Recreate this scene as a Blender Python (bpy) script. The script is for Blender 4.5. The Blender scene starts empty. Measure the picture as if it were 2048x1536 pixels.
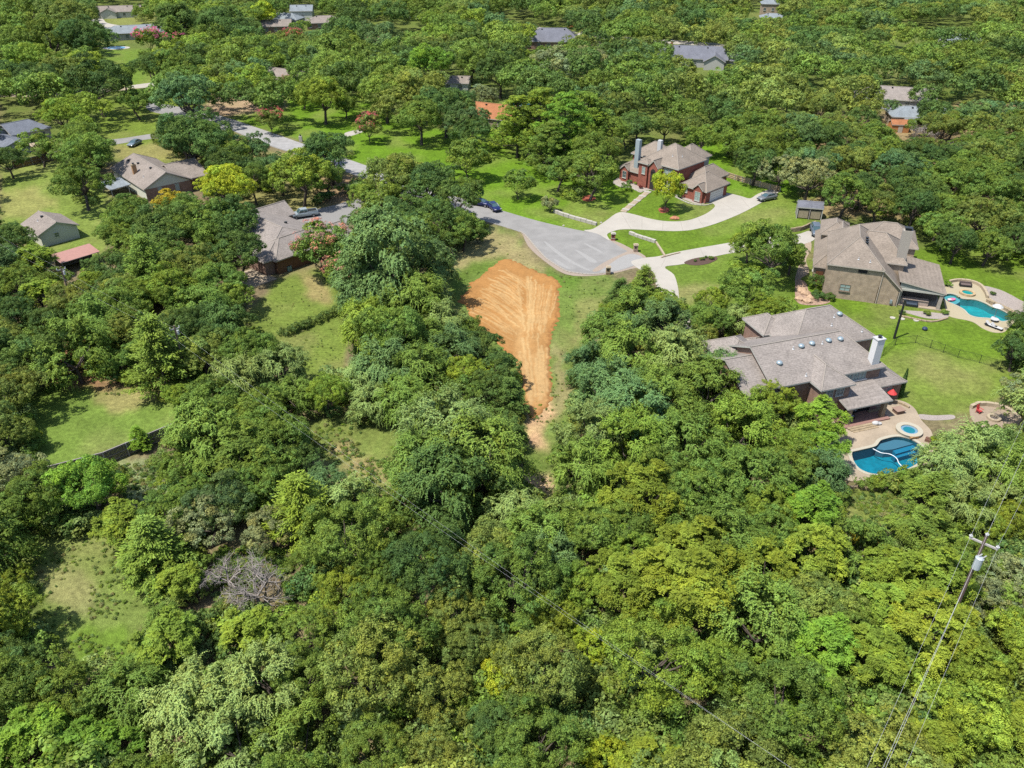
import bpy, bmesh, math, random
import numpy as np
from mathutils import Vector, Matrix
from mathutils.geometry import tessellate_polygon

# ------------------------------------------------------------------ camera, world, sun
S = bpy.context.scene
COL = S.collection
FPX, PIT, CAMH = 1609.0, math.radians(32.3), 60.0
cam = bpy.data.cameras.new('camera')
cam.sensor_width = 36; cam.lens = FPX / 2048 * 36; cam.clip_end = 6000; cam.clip_start = .5
camo = bpy.data.objects.new('camera', cam); COL.objects.link(camo)
camo.location = (0, 0, CAMH); camo.rotation_euler = (math.pi / 2 - PIT, 0, 0)
S.camera = camo
SUN = Vector((-.38, -.22, .89)).normalized()
W = bpy.data.worlds.new('World'); S.world = W; W.use_nodes = True
wn = W.node_tree; bg = wn.nodes['Background']
sky = wn.nodes.new('ShaderNodeTexSky'); sky.sky_type = 'NISHITA'; sky.sun_disc = False
sky.sun_elevation = math.asin(SUN.z); sky.sun_rotation = math.atan2(SUN.x, SUN.y)
wn.links.new(sky.outputs[0], bg.inputs[0]); bg.inputs[1].default_value = .14
sl = bpy.data.lights.new('sun', 'SUN'); sl.energy = 4.8; sl.angle = math.radians(.53); sl.color = (1, .96, .88)
so = bpy.data.objects.new('sun', sl); COL.objects.link(so)
so.rotation_euler = SUN.to_track_quat('Z', 'Y').to_euler()
S.view_settings.view_transform = 'Standard'; S.view_settings.look = 'None'
S.view_settings.gamma = 1; S.view_settings.use_curve_mapping = False
S.view_settings.exposure = .85
try:
    S.cycles.max_bounces = 6; S.cycles.diffuse_bounces = 3; S.cycles.glossy_bounces = 2
    S.cycles.transmission_bounces = 3; S.cycles.transparent_max_bounces = 6
    S.cycles.caustics_reflective = False; S.cycles.caustics_refractive = False
    S.cycles.use_denoising = False
except Exception: pass

# ------------------------------------------------------------------ survey helpers: photo pixel -> point on the plane z = h
_c, _s = math.cos(PIT), math.sin(PIT)
def G(px, py, h=0.0):
    u = (px - 1024) / FPX; v = (768 - py) / FPX
    dy = _c + v * _s; dz = -_s + v * _c; t = (h - CAMH) / dz
    return (u * t, dy * t)
def G3(px, py, h=0.0): return Vector((*G(px, py, h), h))
def PX(x, y, z):
    z = z - CAMH; c = y * _c - z * _s; v = y * _s + z * _c
    return 1024 + FPX * x / c, 768 - FPX * v / c, c
def scale_at(x, y, z): return FPX / (y * _c - (z - CAMH) * _s)

# ------------------------------------------------------------------ materials
def nodes(name):
    m = bpy.data.materials.new(name); m.use_nodes = True
    t = m.node_tree; return m, t, t.nodes['Principled BSDF']
MC = {}
ALB = .62      # reflectances below are written as read off the photo; this brings them to real-world values
def M(name, col, rough=.8, var=.18, scale=6., bump=0., metal=0., spec=.3, var2=0., scale2=.6, stretch=None):
    if name in MC: return MC[name]
    m, t, b = nodes(name); N = t.nodes; L = t.links
    b.inputs['Roughness'].default_value = rough; b.inputs['Metallic'].default_value = metal
    b.inputs['Specular IOR Level'].default_value = spec
    tc = N.new('ShaderNodeTexCoord'); mp = N.new('ShaderNodeMapping'); L.new(tc.outputs['Object'], mp.inputs[0])
    if stretch: mp.inputs['Scale'].default_value = stretch
    n1 = N.new('ShaderNodeTexNoise'); n1.inputs['Scale'].default_value = scale; n1.inputs['Detail'].default_value = 6
    n1.inputs['Roughness'].default_value = .65
    L.new(mp.outputs[0], n1.inputs[0])
    r = N.new('ShaderNodeMapRange'); r.inputs[1].default_value = .3; r.inputs[2].default_value = .7
    r.inputs[3].default_value = 1 - var; r.inputs[4].default_value = 1 + var; L.new(n1.outputs[0], r.inputs[0])
    v = N.new('ShaderNodeVectorMath'); v.operation = 'SCALE'; v.inputs[0].default_value = [k * ALB for k in col[:3]]
    L.new(r.outputs[0], v.inputs['Scale']); last = v.outputs[0]
    if var2:
        n2 = N.new('ShaderNodeTexNoise'); n2.inputs['Scale'].default_value = scale2; n2.inputs['Detail'].default_value = 4
        L.new(tc.outputs['Object'], n2.inputs[0])
        r2 = N.new('ShaderNodeMapRange'); r2.inputs[1].default_value = .35; r2.inputs[2].default_value = .65
        r2.inputs[3].default_value = 1 - var2; r2.inputs[4].default_value = 1 + var2; L.new(n2.outputs[0], r2.inputs[0])
        v2 = N.new('ShaderNodeVectorMath'); v2.operation = 'SCALE'; L.new(last, v2.inputs[0]); L.new(r2.outputs[0], v2.inputs['Scale']); last = v2.outputs[0]
    L.new(last, b.inputs['Base Color'])
    if bump:
        bp = N.new('ShaderNodeBump'); bp.inputs['Strength'].default_value = 1; bp.inputs['Distance'].default_value = bump
        L.new(n1.outputs[0], bp.inputs['Height']); L.new(bp.outputs[0], b.inputs['Normal'])
    MC[name] = m; return m

def leaf_material(name, source):
    m, t, b = nodes(name); N = t.nodes; L = t.links
    if source == 'object':
        oi = N.new('ShaderNodeObjectInfo'); tint = oi.outputs['Color']
    else:
        oi = N.new('ShaderNodeAttribute'); oi.attribute_type = 'INSTANCER'; oi.attribute_name = 'tint'; tint = oi.outputs['Color']
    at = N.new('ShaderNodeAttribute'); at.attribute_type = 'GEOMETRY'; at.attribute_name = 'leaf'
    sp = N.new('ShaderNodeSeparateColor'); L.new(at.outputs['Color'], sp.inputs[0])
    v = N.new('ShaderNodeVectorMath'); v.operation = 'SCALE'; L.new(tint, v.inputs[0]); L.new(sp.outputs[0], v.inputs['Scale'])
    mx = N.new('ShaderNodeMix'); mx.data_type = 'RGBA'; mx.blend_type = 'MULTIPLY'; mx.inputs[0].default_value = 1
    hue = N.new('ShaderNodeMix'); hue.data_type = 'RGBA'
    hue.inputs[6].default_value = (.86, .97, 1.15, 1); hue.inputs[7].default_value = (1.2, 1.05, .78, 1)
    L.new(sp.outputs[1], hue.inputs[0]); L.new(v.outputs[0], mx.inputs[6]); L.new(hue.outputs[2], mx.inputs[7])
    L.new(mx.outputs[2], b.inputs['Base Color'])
    b.inputs['Roughness'].default_value = .6; b.inputs['Specular IOR Level'].default_value = .12
    tr = N.new('ShaderNodeBsdfTranslucent'); L.new(mx.outputs[2], tr.inputs[0])
    ms = N.new('ShaderNodeMixShader'); ms.inputs[0].default_value = .32
    L.new(b.outputs[0], ms.inputs[1]); L.new(tr.outputs[0], ms.inputs[2])
    L.new(ms.outputs[0], N['Material Output'].inputs[0]); return m
LEAF = leaf_material('leaves', 'object'); LEAF_FAR = leaf_material('leaves_far', 'inst')
BARK = M('bark', (.10, .08, .065), .9, .35, 3, .03)
BARK_PALE = M('bark_pale', (.34, .30, .27), .9, .3, 3, .02)

# ------------------------------------------------------------------ object helpers
def tag(o, label=None, cat=None, group=None, kind=None):
    if label: o['label'] = label
    if cat: o['category'] = cat
    if group: o['group'] = group
    if kind: o['kind'] = kind
    return o
def thing(name, label, cat, loc=(0, 0, 0), rz=0., group=None):
    o = bpy.data.objects.new(name, None); COL.objects.link(o); o.location = loc; o.rotation_euler = (0, 0, rz)
    o.empty_display_size = .5
    return tag(o, label, cat, group)
def link(name, me, parent=None, loc=(0, 0, 0), rz=0.):
    o = bpy.data.objects.new(name, me); COL.objects.link(o); o.location = loc; o.rotation_euler = (0, 0, rz)
    if parent: o.parent = parent
    return o
def mesh_np(name, V, F, mats, leaf=None, smooth=False):
    V = np.asarray(V, np.float32); F = np.asarray(F, np.int32); n, k = F.shape
    me = bpy.data.meshes.new(name); me.vertices.add(len(V)); me.vertices.foreach_set('co', V.ravel())
    me.loops.add(n * k); me.loops.foreach_set('vertex_index', F.ravel())
    me.polygons.add(n); me.polygons.foreach_set('loop_start', np.arange(0, n * k, k, dtype=np.int32))
    if smooth: me.polygons.foreach_set('use_smooth', np.ones(n, bool))
    for m in (mats if isinstance(mats, (list, tuple)) else [mats]): me.materials.append(m)
    if leaf is not None:
        a = me.color_attributes.new('leaf', 'FLOAT_COLOR', 'POINT'); a.data.foreach_set('color', np.asarray(leaf, np.float32).ravel())
    me.update(calc_edges=True); me.validate(); return me
class MB:
    """collects simple solids into one mesh"""
    def __init__(s): s.bm = bmesh.new()
    def box(s, c, d, rz=0., rx=0., ry=0., bev=0.):
        m = Matrix.Translation(c) @ Matrix.Rotation(rz, 4, 'Z') @ Matrix.Rotation(ry, 4, 'Y') @ Matrix.Rotation(rx, 4, 'X') @ Matrix.Diagonal((*d, 1))
        r = bmesh.ops.create_cube(s.bm, size=1, matrix=m)
        if bev: bmesh.ops.bevel(s.bm, geom=list({e for v in r['verts'] for e in v.link_edges}), offset=bev, segments=1, affect='EDGES')
        return s
    def cyl(s, a, b, r1, r2=None, n=8):
        a = Vector(a); b = Vector(b); d = b - a
        m = Matrix.Translation((a + b) / 2) @ d.to_track_quat('Z', 'Y').to_matrix().to_4x4()
        bmesh.ops.create_cone(s.bm, cap_ends=True, segments=n, radius1=r1, radius2=r1 if r2 is None else r2, depth=d.length, matrix=m); return s
    def ball(s, c, d, n=8, sub=None):
        m = Matrix.Translation(c) @ Matrix.Diagonal((*d, 1))
        bmesh.ops.create_uvsphere(s.bm, u_segments=n, v_segments=max(4, n // 2 + 1), radius=1, matrix=m); return s
    def faces(s, V, F):
        vs = [s.bm.verts.new(v) for v in V]
        for f in F:
            try: s.bm.faces.new([vs[i] for i in f])
            except ValueError: pass
        return s
    def prism(s, pts, z0, z1):
        n = len(pts); V = [(p[0], p[1], z0) for p in pts] + [(p[0], p[1], z1) for p in pts]
        return s.faces(V, [tuple(range(n - 1, -1, -1)), tuple(range(n, 2 * n))] + [(i, (i + 1) % n, n + (i + 1) % n, n + i) for i in range(n)])
    def lathe(s, c, prof, n=16):
        V = []; F = []
        for (r, z) in prof:
            for k in range(n):
                a = 2 * math.pi * k / n; V.append((c[0] + r * math.cos(a), c[1] + r * math.sin(a), c[2] + z))
        for j in range(len(prof) - 1):
            for k in range(n): F.append((j * n + k, j * n + (k + 1) % n, (j + 1) * n + (k + 1) % n, (j + 1) * n + k))
        return s.faces(V, F)
    def build(s, name, mat, parent=None, loc=(0, 0, 0), rz=0., smooth=False):
        bmesh.ops.recalc_face_normals(s.bm, faces=s.bm.faces[:])
        me = bpy.data.meshes.new(name); s.bm.to_mesh(me); s.bm.free(); me.materials.append(mat)
        if smooth:
            me.polygons.foreach_set('use_smooth', np.ones(len(me.polygons), bool))
        return link(name, me, parent, loc, rz)
def spline(pts, closed=True, k=6):
    P = [Vector(p[:2]) for p in pts]; n = len(P); out = []
    rng = range(n) if closed else range(n - 1)
    for i in rng:
        g = (lambda j: P[j % n]) if closed else (lambda j: P[min(max(j, 0), n - 1)])
        p0, p1, p2, p3 = g(i - 1), g(i), g(i + 1), g(i + 2)
        for q in range(k):
            t = q / k
            out.append(.5 * ((2 * p1) + (p2 - p0) * t + (2 * p0 - 5 * p1 + 4 * p2 - p3) * t * t + (3 * p1 - p0 - 3 * p2 + p3) * t ** 3))
    if not closed: out.append(P[-1])
    return [(p.x, p.y) for p in out]
def gpoly(px, h=0, smooth=True, k=5):
    w = [G(a, b, h) for a, b in px]
    return spline(w, True, k) if smooth else w
def sheet(name, outer, z, mat, thick=.05, holes=(), parent=None):
    """flat slab with a real edge (and holes)"""
    loops = [outer] + list(holes)
    tri = tessellate_polygon([[Vector((p[0], p[1], 0)) for p in l] for l in loops])
    allp = [p for l in loops for p in l]; n = len(allp)
    V = [(p[0], p[1], z) for p in allp] + [(p[0], p[1], z - thick) for p in allp]
    bm = bmesh.new(); vs = [bm.verts.new(v) for v in V]
    for t in tri:
        try:
            f = bm.faces.new([vs[i] for i in t])
            if f.normal.z == 0: f.normal_update()
            if f.normal.z < 0: f.normal_flip()
        except ValueError: pass
    o = 0
    for l in loops:
        m = len(l)
        for i in range(m):
            j = (i + 1) % m
            try: bm.faces.new([vs[o + i], vs[o + j], vs[n + o + j], vs[n + o + i]])
            except ValueError: pass
        o += m
    me = bpy.data.meshes.new(name); bm.to_mesh(me); bm.free(); me.materials.append(mat)
    return link(name, me, parent)
def inside(poly, x, y):
    """vectorised point in polygon"""
    x = np.asarray(x, float); y = np.asarray(y, float); r = np.zeros(x.shape, bool); n = len(poly)
    for i in range(n):
        x1, y1 = poly[i]; x2, y2 = poly[(i + 1) % n]
        if y1 == y2: continue
        c = ((y1 > y) != (y2 > y)) & (x < (x2 - x1) * (y - y1) / (y2 - y1) + x1); r ^= c
    return r
def seg_dist(x, y, pts):
    d = np.full(np.shape(x), 1e9)
    for (x1, y1), (x2, y2) in zip(pts[:-1], pts[1:]):
        L2 = (x2 - x1) ** 2 + (y2 - y1) ** 2 + 1e-9
        t = np.clip(((x - x1) * (x2 - x1) + (y - y1) * (y2 - y1)) / L2, 0, 1)
        d = np.minimum(d, np.hypot(x - x1 - t * (x2 - x1), y - y1 - t * (y2 - y1)))
    return d
_R = np.random.RandomState(5); _NT = _R.rand(64, 64)
def vnoise(x, y):
    x = np.asarray(x, float); y = np.asarray(y, float)
    xi = np.floor(x).astype(int); yi = np.floor(y).astype(int); fx = x - xi; fy = y - yi
    fx = fx * fx * (3 - 2 * fx); fy = fy * fy * (3 - 2 * fy)
    g = lambda a, b: _NT[a % 64, b % 64]
    return (g(xi, yi) * (1 - fx) + g(xi + 1, yi) * fx) * (1 - fy) + (g(xi, yi + 1) * (1 - fx) + g(xi + 1, yi + 1) * fx) * fy
def fbm(x, y, o=4):
    s = 0; a = .5
    for k in range(o): s = s + a * vnoise(x * 2 ** k + 17 * k, y * 2 ** k - 9 * k); a *= .5
    return s / (1 - .5 ** o)

# ------------------------------------------------------------------ ground
POOL_NEAR = [(1745, 895), (1754, 891), (1761, 882), (1772, 878), (1790, 874), (1807, 875), (1828, 882), (1850, 900), (1845, 915), (1836, 926), (1820, 936), (1803, 942), (1777, 948), (1755, 949), (1736, 946), (1718, 937), (1707, 922), (1704, 906), (1715, 902)]
POOL_FAR = [(1888, 591), (1902, 588), (1915, 592), (1925, 598), (1950, 600), (1970, 607), (1983, 614), (2002, 620), (2020, 631), (2022, 639), (2007, 643), (1996, 641), (1981, 637), (1955, 635), (1939, 630), (1929, 620), (1913, 611), (1893, 602)]
pool_near_w = gpoly(POOL_NEAR, k=3); pool_far_w = gpoly(POOL_FAR, k=3)
GREEN = (.122, .20, .018); LIME = (.122, .225, .014); DRYG = (.16, .222, .036); PALE = (.215, .23, .07); TAN = (.36, .25, .13); SOIL = (.22, .145, .085); STRAW = (.40, .31, .16); ORG = (.46, .235, .09)
REG = [  # pixel outline on the ground, colour, edge raggedness (px)
    ([(0, 380), (0, -40), (2048, -40), (2048, 600), (1500, 480), (1000, 330), (500, 260)], (.125, .165, .035), 10),
    ([(1560, 230), (2048, 200), (2048, 450), (1800, 440), (1640, 430), (1560, 380)], (.27, .20, .10), 14),
    ([(1480, 280), (1600, 300), (1640, 400), (1580, 370), (1440, 300)], GREEN, 8),
    ([(430, 228), (560, 200), (720, 190), (800, 240), (900, 262), (1010, 262), (1180, 300), (1250, 330), (1310, 380), (1240, 440), (1190, 472), (1100, 460), (970, 418), (740, 340), (600, 280), (440, 240)], LIME, 4),
    ([(430, 180), (560, 190), (575, 215), (520, 225), (450, 235), (400, 225)], (.40, .28, .18), 7),
    ([(1090, 430), (1160, 395), (1240, 410), (1260, 430), (1190, 450)], DRYG, 8),
    ([(1340, 290), (1500, 260), (1620, 380), (1460, 400), (1440, 350)], LIME, 5),
    ([(1230, 380), (1400, 380), (1500, 395), (1590, 380), (1620, 420), (1610, 470), (1450, 505), (1310, 525), (1190, 490)], GREEN, 4),
    ([(1490, 405), (1560, 385), (1610, 420), (1580, 450), (1500, 450), (1420, 480), (1400, 470)], DRYG, 8),
    ([(1310, 530), (1460, 500), (1660, 520), (1680, 620), (1500, 660), (1340, 620)], (.135, .205, .028), 5),
    ([(1350, 570), (1440, 570), (1470, 600), (1340, 610)], PALE, 9),
    ([(1580, 560), (1640, 560), (1900, 480), (2060, 470), (2060, 780), (1990, 780), (1900, 840), (1700, 800), (1600, 680)], GREEN, 5),
    ([(1800, 690), (2010, 735), (2010, 800), (1900, 832), (1830, 832), (1770, 720)], DRYG, 12),
    ([(1840, 700), (1900, 730), (1990, 760), (1960, 790), (1880, 780), (1830, 740)], (.20, .235, .055), 16),
    ([(1900, 470), (2060, 440), (2060, 480), (1930, 500)], (.10, .15, .03), 10),
    ([(0, 325), (120, 325), (215, 385), (245, 440), (240, 470), (190, 520), (60, 500), (0, 450)], (.175, .235, .045), 6),
    ([(0, 380), (70, 370), (120, 410), (60, 440), (0, 425)], (.26, .265, .08), 14),
    ([(190, 195), (330, 185), (440, 240), (440, 300), (330, 330), (200, 290)], (.15, .21, .03), 5),
    ([(230, 290), (400, 280), (440, 320), (300, 320), (230, 315)], (.25, .235, .075), 8),
    ([(420, 310), (600, 300), (740, 365), (640, 420), (500, 430), (420, 400)], (.24, .225, .08), 8),
    ([(620, 355), (720, 355), (740, 400), (640, 410)], (.30, .19, .11), 9),
    ([(480, 640), (560, 555), (640, 535), (700, 600), (690, 760), (600, 760), (560, 690)], (.155, .21, .038), 8),
    ([(600, 545), (650, 560), (665, 610), (620, 600)], (.30, .25, .10), 12),
    ([(40, 800), (150, 720), (330, 770), (420, 820), (350, 870), (210, 930), (50, 960), (0, 900), (0, 820)], (.15, .225, .04), 8),
    ([(180, 790), (330, 770), (330, 800), (220, 830)], (.27, .25, .09), 12),
    ([(0, 650), (300, 680), (360, 760), (200, 780), (80, 760), (0, 780)], (.30, .17, .09), 16),
    ([(0, 1040), (210, 1040), (290, 1120), (300, 1240), (270, 1330), (150, 1350), (60, 1260), (0, 1240)], (.165, .22, .05), 14),
    ([(225, 925), (290, 915), (350, 960), (340, 1030), (240, 1010)], (.20, .25, .11), 14),
    ([(70, 1140), (180, 1150), (200, 1230), (110, 1220)], (.24, .255, .09), 18),
    ([(140, 1260), (250, 1250), (260, 1330), (150, 1330)], (.14, .225, .03), 16),
    ([(880, 520), (960, 450), (1030, 455), (1070, 520), (1130, 548), (1230, 550), (1240, 640), (1160, 700), (1160, 860), (1120, 1000), (1060, 1010), (1040, 850), (960, 700), (890, 600)], (.145, .205, .042), 9),
    ([(930, 470), (1010, 462), (1060, 500), (1085, 540), (1040, 545), (1000, 510), (950, 530), (890, 560)], (.30, .26, .115), 12),
    ([(900, 545), (980, 515), (1000, 525), (930, 560), (910, 590)], (.12, .19, .03), 8),
    ([(1100, 545), (1170, 552), (1150, 580), (1120, 570)], (.105, .18, .025), 10),
    ([(1160, 590), (1215, 590), (1215, 650), (1150, 690)], PALE, 16),
    ([(1105, 690), (1135, 700), (1140, 800), (1110, 850)], (.26, .235, .10), 16),
    ([(1050, 800), (1100, 790), (1110, 830), (1080, 860), (1100, 900), (1060, 890)], (.50, .33, .18), 10),
    ([(1050, 950), (1105, 945), (1110, 975), (1080, 1005), (1050, 990)], (.47, .34, .19), 10),
    ([(590, 845), (700, 825), (810, 850), (830, 1000), (760, 1000), (630, 910)], (.17, .215, .05), 8),
    ([(650, 880), (700, 890), (790, 960), (780, 1000), (710, 940)], (.32, .25, .115), 30),
    ([(1670, 975), (1800, 975), (1810, 1050), (1740, 1070), (1690, 1030)], (.17, .215, .045), 10),
    ([(180, 95), (330, 100), (340, 175), (230, 180), (190, 140)], (.14, .22, .028), 4),
    ([(200, 20), (330, 20), (300, 60), (215, 50)], (.20, .22, .06), 3),
    ([(440, 400), (560, 400), (620, 430), (600, 450), (500, 440)], (.26, .24, .08), 8),
]
def build_ground():
    ys = [-250, -80, -20, 5, 14]; y = 20.
    while y < 640: ys.append(y); y *= 1.0085
    ys += [700, 800, 1000, 1500, 2500, 5000]
    xs = [-12, -3, -1.6] + list(np.linspace(-1.08, 1.08, 600)) + [1.6, 3, 12]
    ys = np.array(ys); xs = np.array(xs); ny, nx = len(ys), len(xs)
    Y = np.repeat(ys[:, None], nx, 1); X = xs[None, :] * (.70 * np.maximum(Y, 0) + 32)
    col = np.empty((ny, nx, 3)); n = fbm(X * .12, Y * .12)
    for k in range(3): col[..., k] = (.13, .12, .06)[k] * (1 - n) * 2 * .7 + (.20, .14, .085)[k] * n * 1.0
    c = np.maximum(Y * _c + CAMH * _s, 1); px = 1024 + FPX * X / c; py = 768 - FPX * (Y * _s - CAMH * _c) / c
    j1 = (fbm(X * .55, Y * .55, 4) - .5) * 3.2; j2 = (fbm(X * .55 + 40, Y * .55 - 30, 4) - .5) * 3.2
    ok = Y > 15
    for poly, rgb, rag in REG:
        q = inside(poly, px + j1 * rag, py + j2 * rag * .7) & ok
        sel = np.where(q)
        for k in range(3): col[..., k][sel] = rgb[k]
    m = (fbm(X * .35, Y * .35, 4) - .5) * 2; m2 = (fbm(X * 1.3, Y * 1.3, 3) - .5) * 2
    col *= (1 + .22 * m[..., None] + .16 * m2[..., None])
    ang = fbm(X * .012, Y * .012, 2) * 3.0; col[..., 1] *= 1 + .05 * np.sin((X * np.cos(ang) + Y * np.sin(ang)) * 3.4) * ok
    d = np.clip((fbm(X * .16 + 9, Y * .16 + 3, 4) - .52) * 5, 0, 1)[..., None]
    col = col * (1 - .35 * d) + np.array((.27, .235, .10)) * .35 * d
    # soften the region borders
    for _ in range(2): col[1:-1, 1:-1] = (col[1:-1, 1:-1] * 2 + col[:-2, 1:-1] + col[2:, 1:-1] + col[1:-1, :-2] + col[1:-1, 2:]) / 6
    V = np.stack([X, Y, np.zeros_like(X)], -1).reshape(-1, 3)
    i = np.arange(ny * nx).reshape(ny, nx)
    F = np.stack([i[:-1, :-1], i[:-1, 1:], i[1:, 1:], i[1:, :-1]], -1).reshape(-1, 4)
    cx = (X[:-1, :-1] + X[1:, 1:]) .reshape(-1) / 2; cy = (Y[:-1, :-1] + Y[1:, 1:]).reshape(-1) / 2
    cut = np.zeros(len(cx), bool)
    for pw in (pool_near_w, pool_far_w):
        a = np.array(pw); c0 = a.mean(0); b = [tuple(c0 + (p - c0) * 1.14) for p in a]; cut |= inside(b, cx, cy)
    F = F[~cut]
    m, t, b = nodes('ground'); N = t.nodes; L = t.links
    at = N.new('ShaderNodeAttribute'); at.attribute_name = 'leaf'
    tc = N.new('ShaderNodeTexCoord'); last = at.outputs['Color']
    for sc, amt, det in ((9., .40, 5), (1.7, .26, 4), (.45, .14, 3)):
        nn = N.new('ShaderNodeTexNoise'); nn.inputs['Scale'].default_value = sc; nn.inputs['Detail'].default_value = det
        L.new(tc.outputs['Object'], nn.inputs[0])
        r = N.new('ShaderNodeMapRange'); r.inputs[1].default_value = .3; r.inputs[2].default_value = .7; r.inputs[3].default_value = 1 - amt; r.inputs[4].default_value = 1 + amt
        L.new(nn.outputs[0], r.inputs[0]); v = N.new('ShaderNodeVectorMath'); v.operation = 'SCALE'
        L.new(last, v.inputs[0]); L.new(r.outputs[0], v.inputs['Scale']); last = v.outputs[0]
        if sc == 9.:
            bp = N.new('ShaderNodeBump'); bp.inputs['Distance'].default_value = .12; bp.inputs['Strength'].default_value = .8
            L.new(nn.outputs[0], bp.inputs['Height']); L.new(bp.outputs[0], b.inputs['Normal'])
    va = N.new('ShaderNodeVectorMath'); va.operation = 'SCALE'; L.new(last, va.inputs[0]); va.inputs['Scale'].default_value = ALB
    L.new(va.outputs[0], b.inputs['Base Color']); b.inputs['Roughness'].default_value = .95; b.inputs['Specular IOR Level'].default_value = .1
    cc = np.concatenate([col.reshape(-1, 3), np.ones((ny * nx, 1))], 1)
    o = link('ground', mesh_np('ground', V, F, m, cc)); tag(o, kind='structure')
build_ground()

# roads, drives ------------------------------------------------------
ASPH = M('asphalt', (.275, .265, .252), .9, .13, 12, .01, var2=.10, scale2=.35)
ASPH2 = M('asphalt_patch', (.325, .315, .30), .9, .14, 5, .01)
CONC = M('concrete', (.44, .405, .35), .85, .07, 8, .005, var2=.06, scale2=.3)
CONC_T = M('concrete_tan', (.39, .315, .23), .85, .12, 5, .005, var2=.12, scale2=.4)
DUST = M('road_dust', (.34, .275, .22), .95, .16, 4, .01)
KERB = M('kerb', (.36, .32, .27), .9, .15, 5, .01)
def struct(name, px, z, mat, thick=.05, smooth=True, k=5, holes=()):
    return tag(sheet(name, gpoly(px, smooth=smooth, k=k), z, mat, thick, holes), kind='structure')
ROAD = [(300, 205), (380, 218), (440, 231), (530, 261), (593, 283), (700, 320), (760, 341), (860, 377), (960, 408), (1000, 420), (1076, 442), (1150, 459), (1190, 466), (1217, 479), (1240, 494), (1262, 506), (1284, 514), (1286, 524), (1262, 534), (1240, 541), (1208, 547), (1179, 548), (1135, 543), (1091, 515), (1067, 490), (1050, 469), (1012, 455), (972, 443), (900, 418), (820, 390), (740, 361), (640, 326), (585, 306), (546, 294), (480, 268), (437, 250), (370, 236), (300, 222)]
struct('road', ROAD, .03, ASPH, .06, k=4)
struct('road_overlay', [(437, 231), (530, 261), (593, 283), (700, 320), (760, 341), (820, 362), (800, 380), (740, 359), (640, 324), (585, 304), (546, 292), (480, 266), (437, 249)], .036, M('asphalt_light', (.34, .33, .32), .9, .12, 10, .01, var2=.10), .006, k=3)
struct('road_shoulder', [(1216, 478), (1240, 486), (1262, 497), (1290, 512), (1296, 530), (1262, 538), (1230, 546), (1180, 552), (1130, 548), (1086, 520), (1056, 492), (1040, 462), (1012, 456), (1050, 466), (1067, 489), (1091, 514), (1135, 542), (1179, 547), (1208, 546), (1240, 540), (1262, 533), (1285, 523), (1283, 514), (1262, 506), (1240, 494)], .022, DUST, .04, k=3)
struct('road_shoulder', [(1250, 505), (1265, 500), (1262, 512), (1240, 520), (1215, 533), (1195, 543), (1185, 541), (1210, 524)], .036, DUST, .004, k=3)
struct('road_patch', [(1262, 508), (1284, 514), (1284, 524), (1262, 533), (1240, 540), (1215, 543), (1200, 543), (1222, 527), (1240, 515)], .040, ASPH2, .006, k=3)
for q in ([(1089, 485), (1094, 485), (1120, 505), (1150, 525), (1180, 540), (1172, 540), (1140, 525), (1110, 505)], [(1150, 500), (1160, 503), (1190, 520), (1193, 526), (1180, 524), (1165, 512)], [(1168, 487), (1174, 488), (1195, 498), (1206, 505), (1200, 505), (1182, 496)], [(1108, 520), (1114, 520), (1140, 536), (1136, 538), (1120, 531)]):
    struct('tar_patch', q, .036, ASPH2, .005, k=3)
# broken kerb stones along the turning circle
kb = [(1040, 463), (1050, 470), (1060, 481), (1067, 490), (1078, 502), (1091, 516), (1104, 525), (1118, 534), (1135, 543), (1158, 547), (1180, 549), (1206, 547)]
kw = spline([G(*p) for p in kb], False, 3)
kt = thing('broken_kerb', 'crumbling pale concrete kerb round the near side of the turning circle', 'kerb')
for a, b in zip(kw[:-1], kw[1:]):
    a = Vector(a); b = Vector(b); c = (a + b) / 2; d = b - a
    MB().box((0, 0, .06), (d.length * .94, .34, .12), bev=.02).build('kerb_stone', KERB, kt, (c.x, c.y, 0), math.atan2(d.y, d.x))
struct('side_street', [(195, 283), (250, 276), (310, 267), (380, 262), (440, 250), (460, 262), (400, 273), (312, 277), (250, 286), (195, 294)], .028, ASPH, .05, k=4)
struct('side_street', [(-40, 182), (60, 184), (160, 181), (260, 172), (330, 164), (330, 170), (260, 179), (160, 190), (60, 194), (-40, 192)], .028, CONC_T, .05, k=4)
struct('far_road', [(820, 30), (880, 38), (940, 45), (1060, 52), (1200, 70), (1400, 84), (1520, 92), (1640, 100), (1640, 106), (1520, 99), (1400, 91), (1200, 77), (1060, 58), (940, 51), (880, 44), (820, 36)], .028, CONC, .05, k=4)
struct('far_driveway', [(185, 38), (205, 38), (215, 46), (250, 52), (300, 56), (300, 62), (230, 62), (200, 54), (183, 46)], .024, CONC, .05)
struct('far_driveway', [(262, 171), (330, 163), (345, 168), (300, 175), (265, 176)], .040, CONC, .05)
struct('far_driveway', [(690, 266), (720, 258), (740, 252), (742, 257), (715, 268), (695, 273)], .024, CONC, .05)
struct('driveway', [(560, 440), (610, 424), (670, 410), (712, 398), (760, 388), (800, 384), (810, 392), (760, 402), (716, 418), (702, 442), (690, 462), (676, 476), (655, 470), (640, 456), (618, 446)], .024, M('driveway_grey', (.26, .25, .24), .9, .14, 8, .01), .05)
struct('driveway_island', [(615, 450), (630, 446), (641, 456), (636, 460), (620, 456)], .028, M('bright_turf', (.2, .25, .02), .95, .2, 8), .03)
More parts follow.
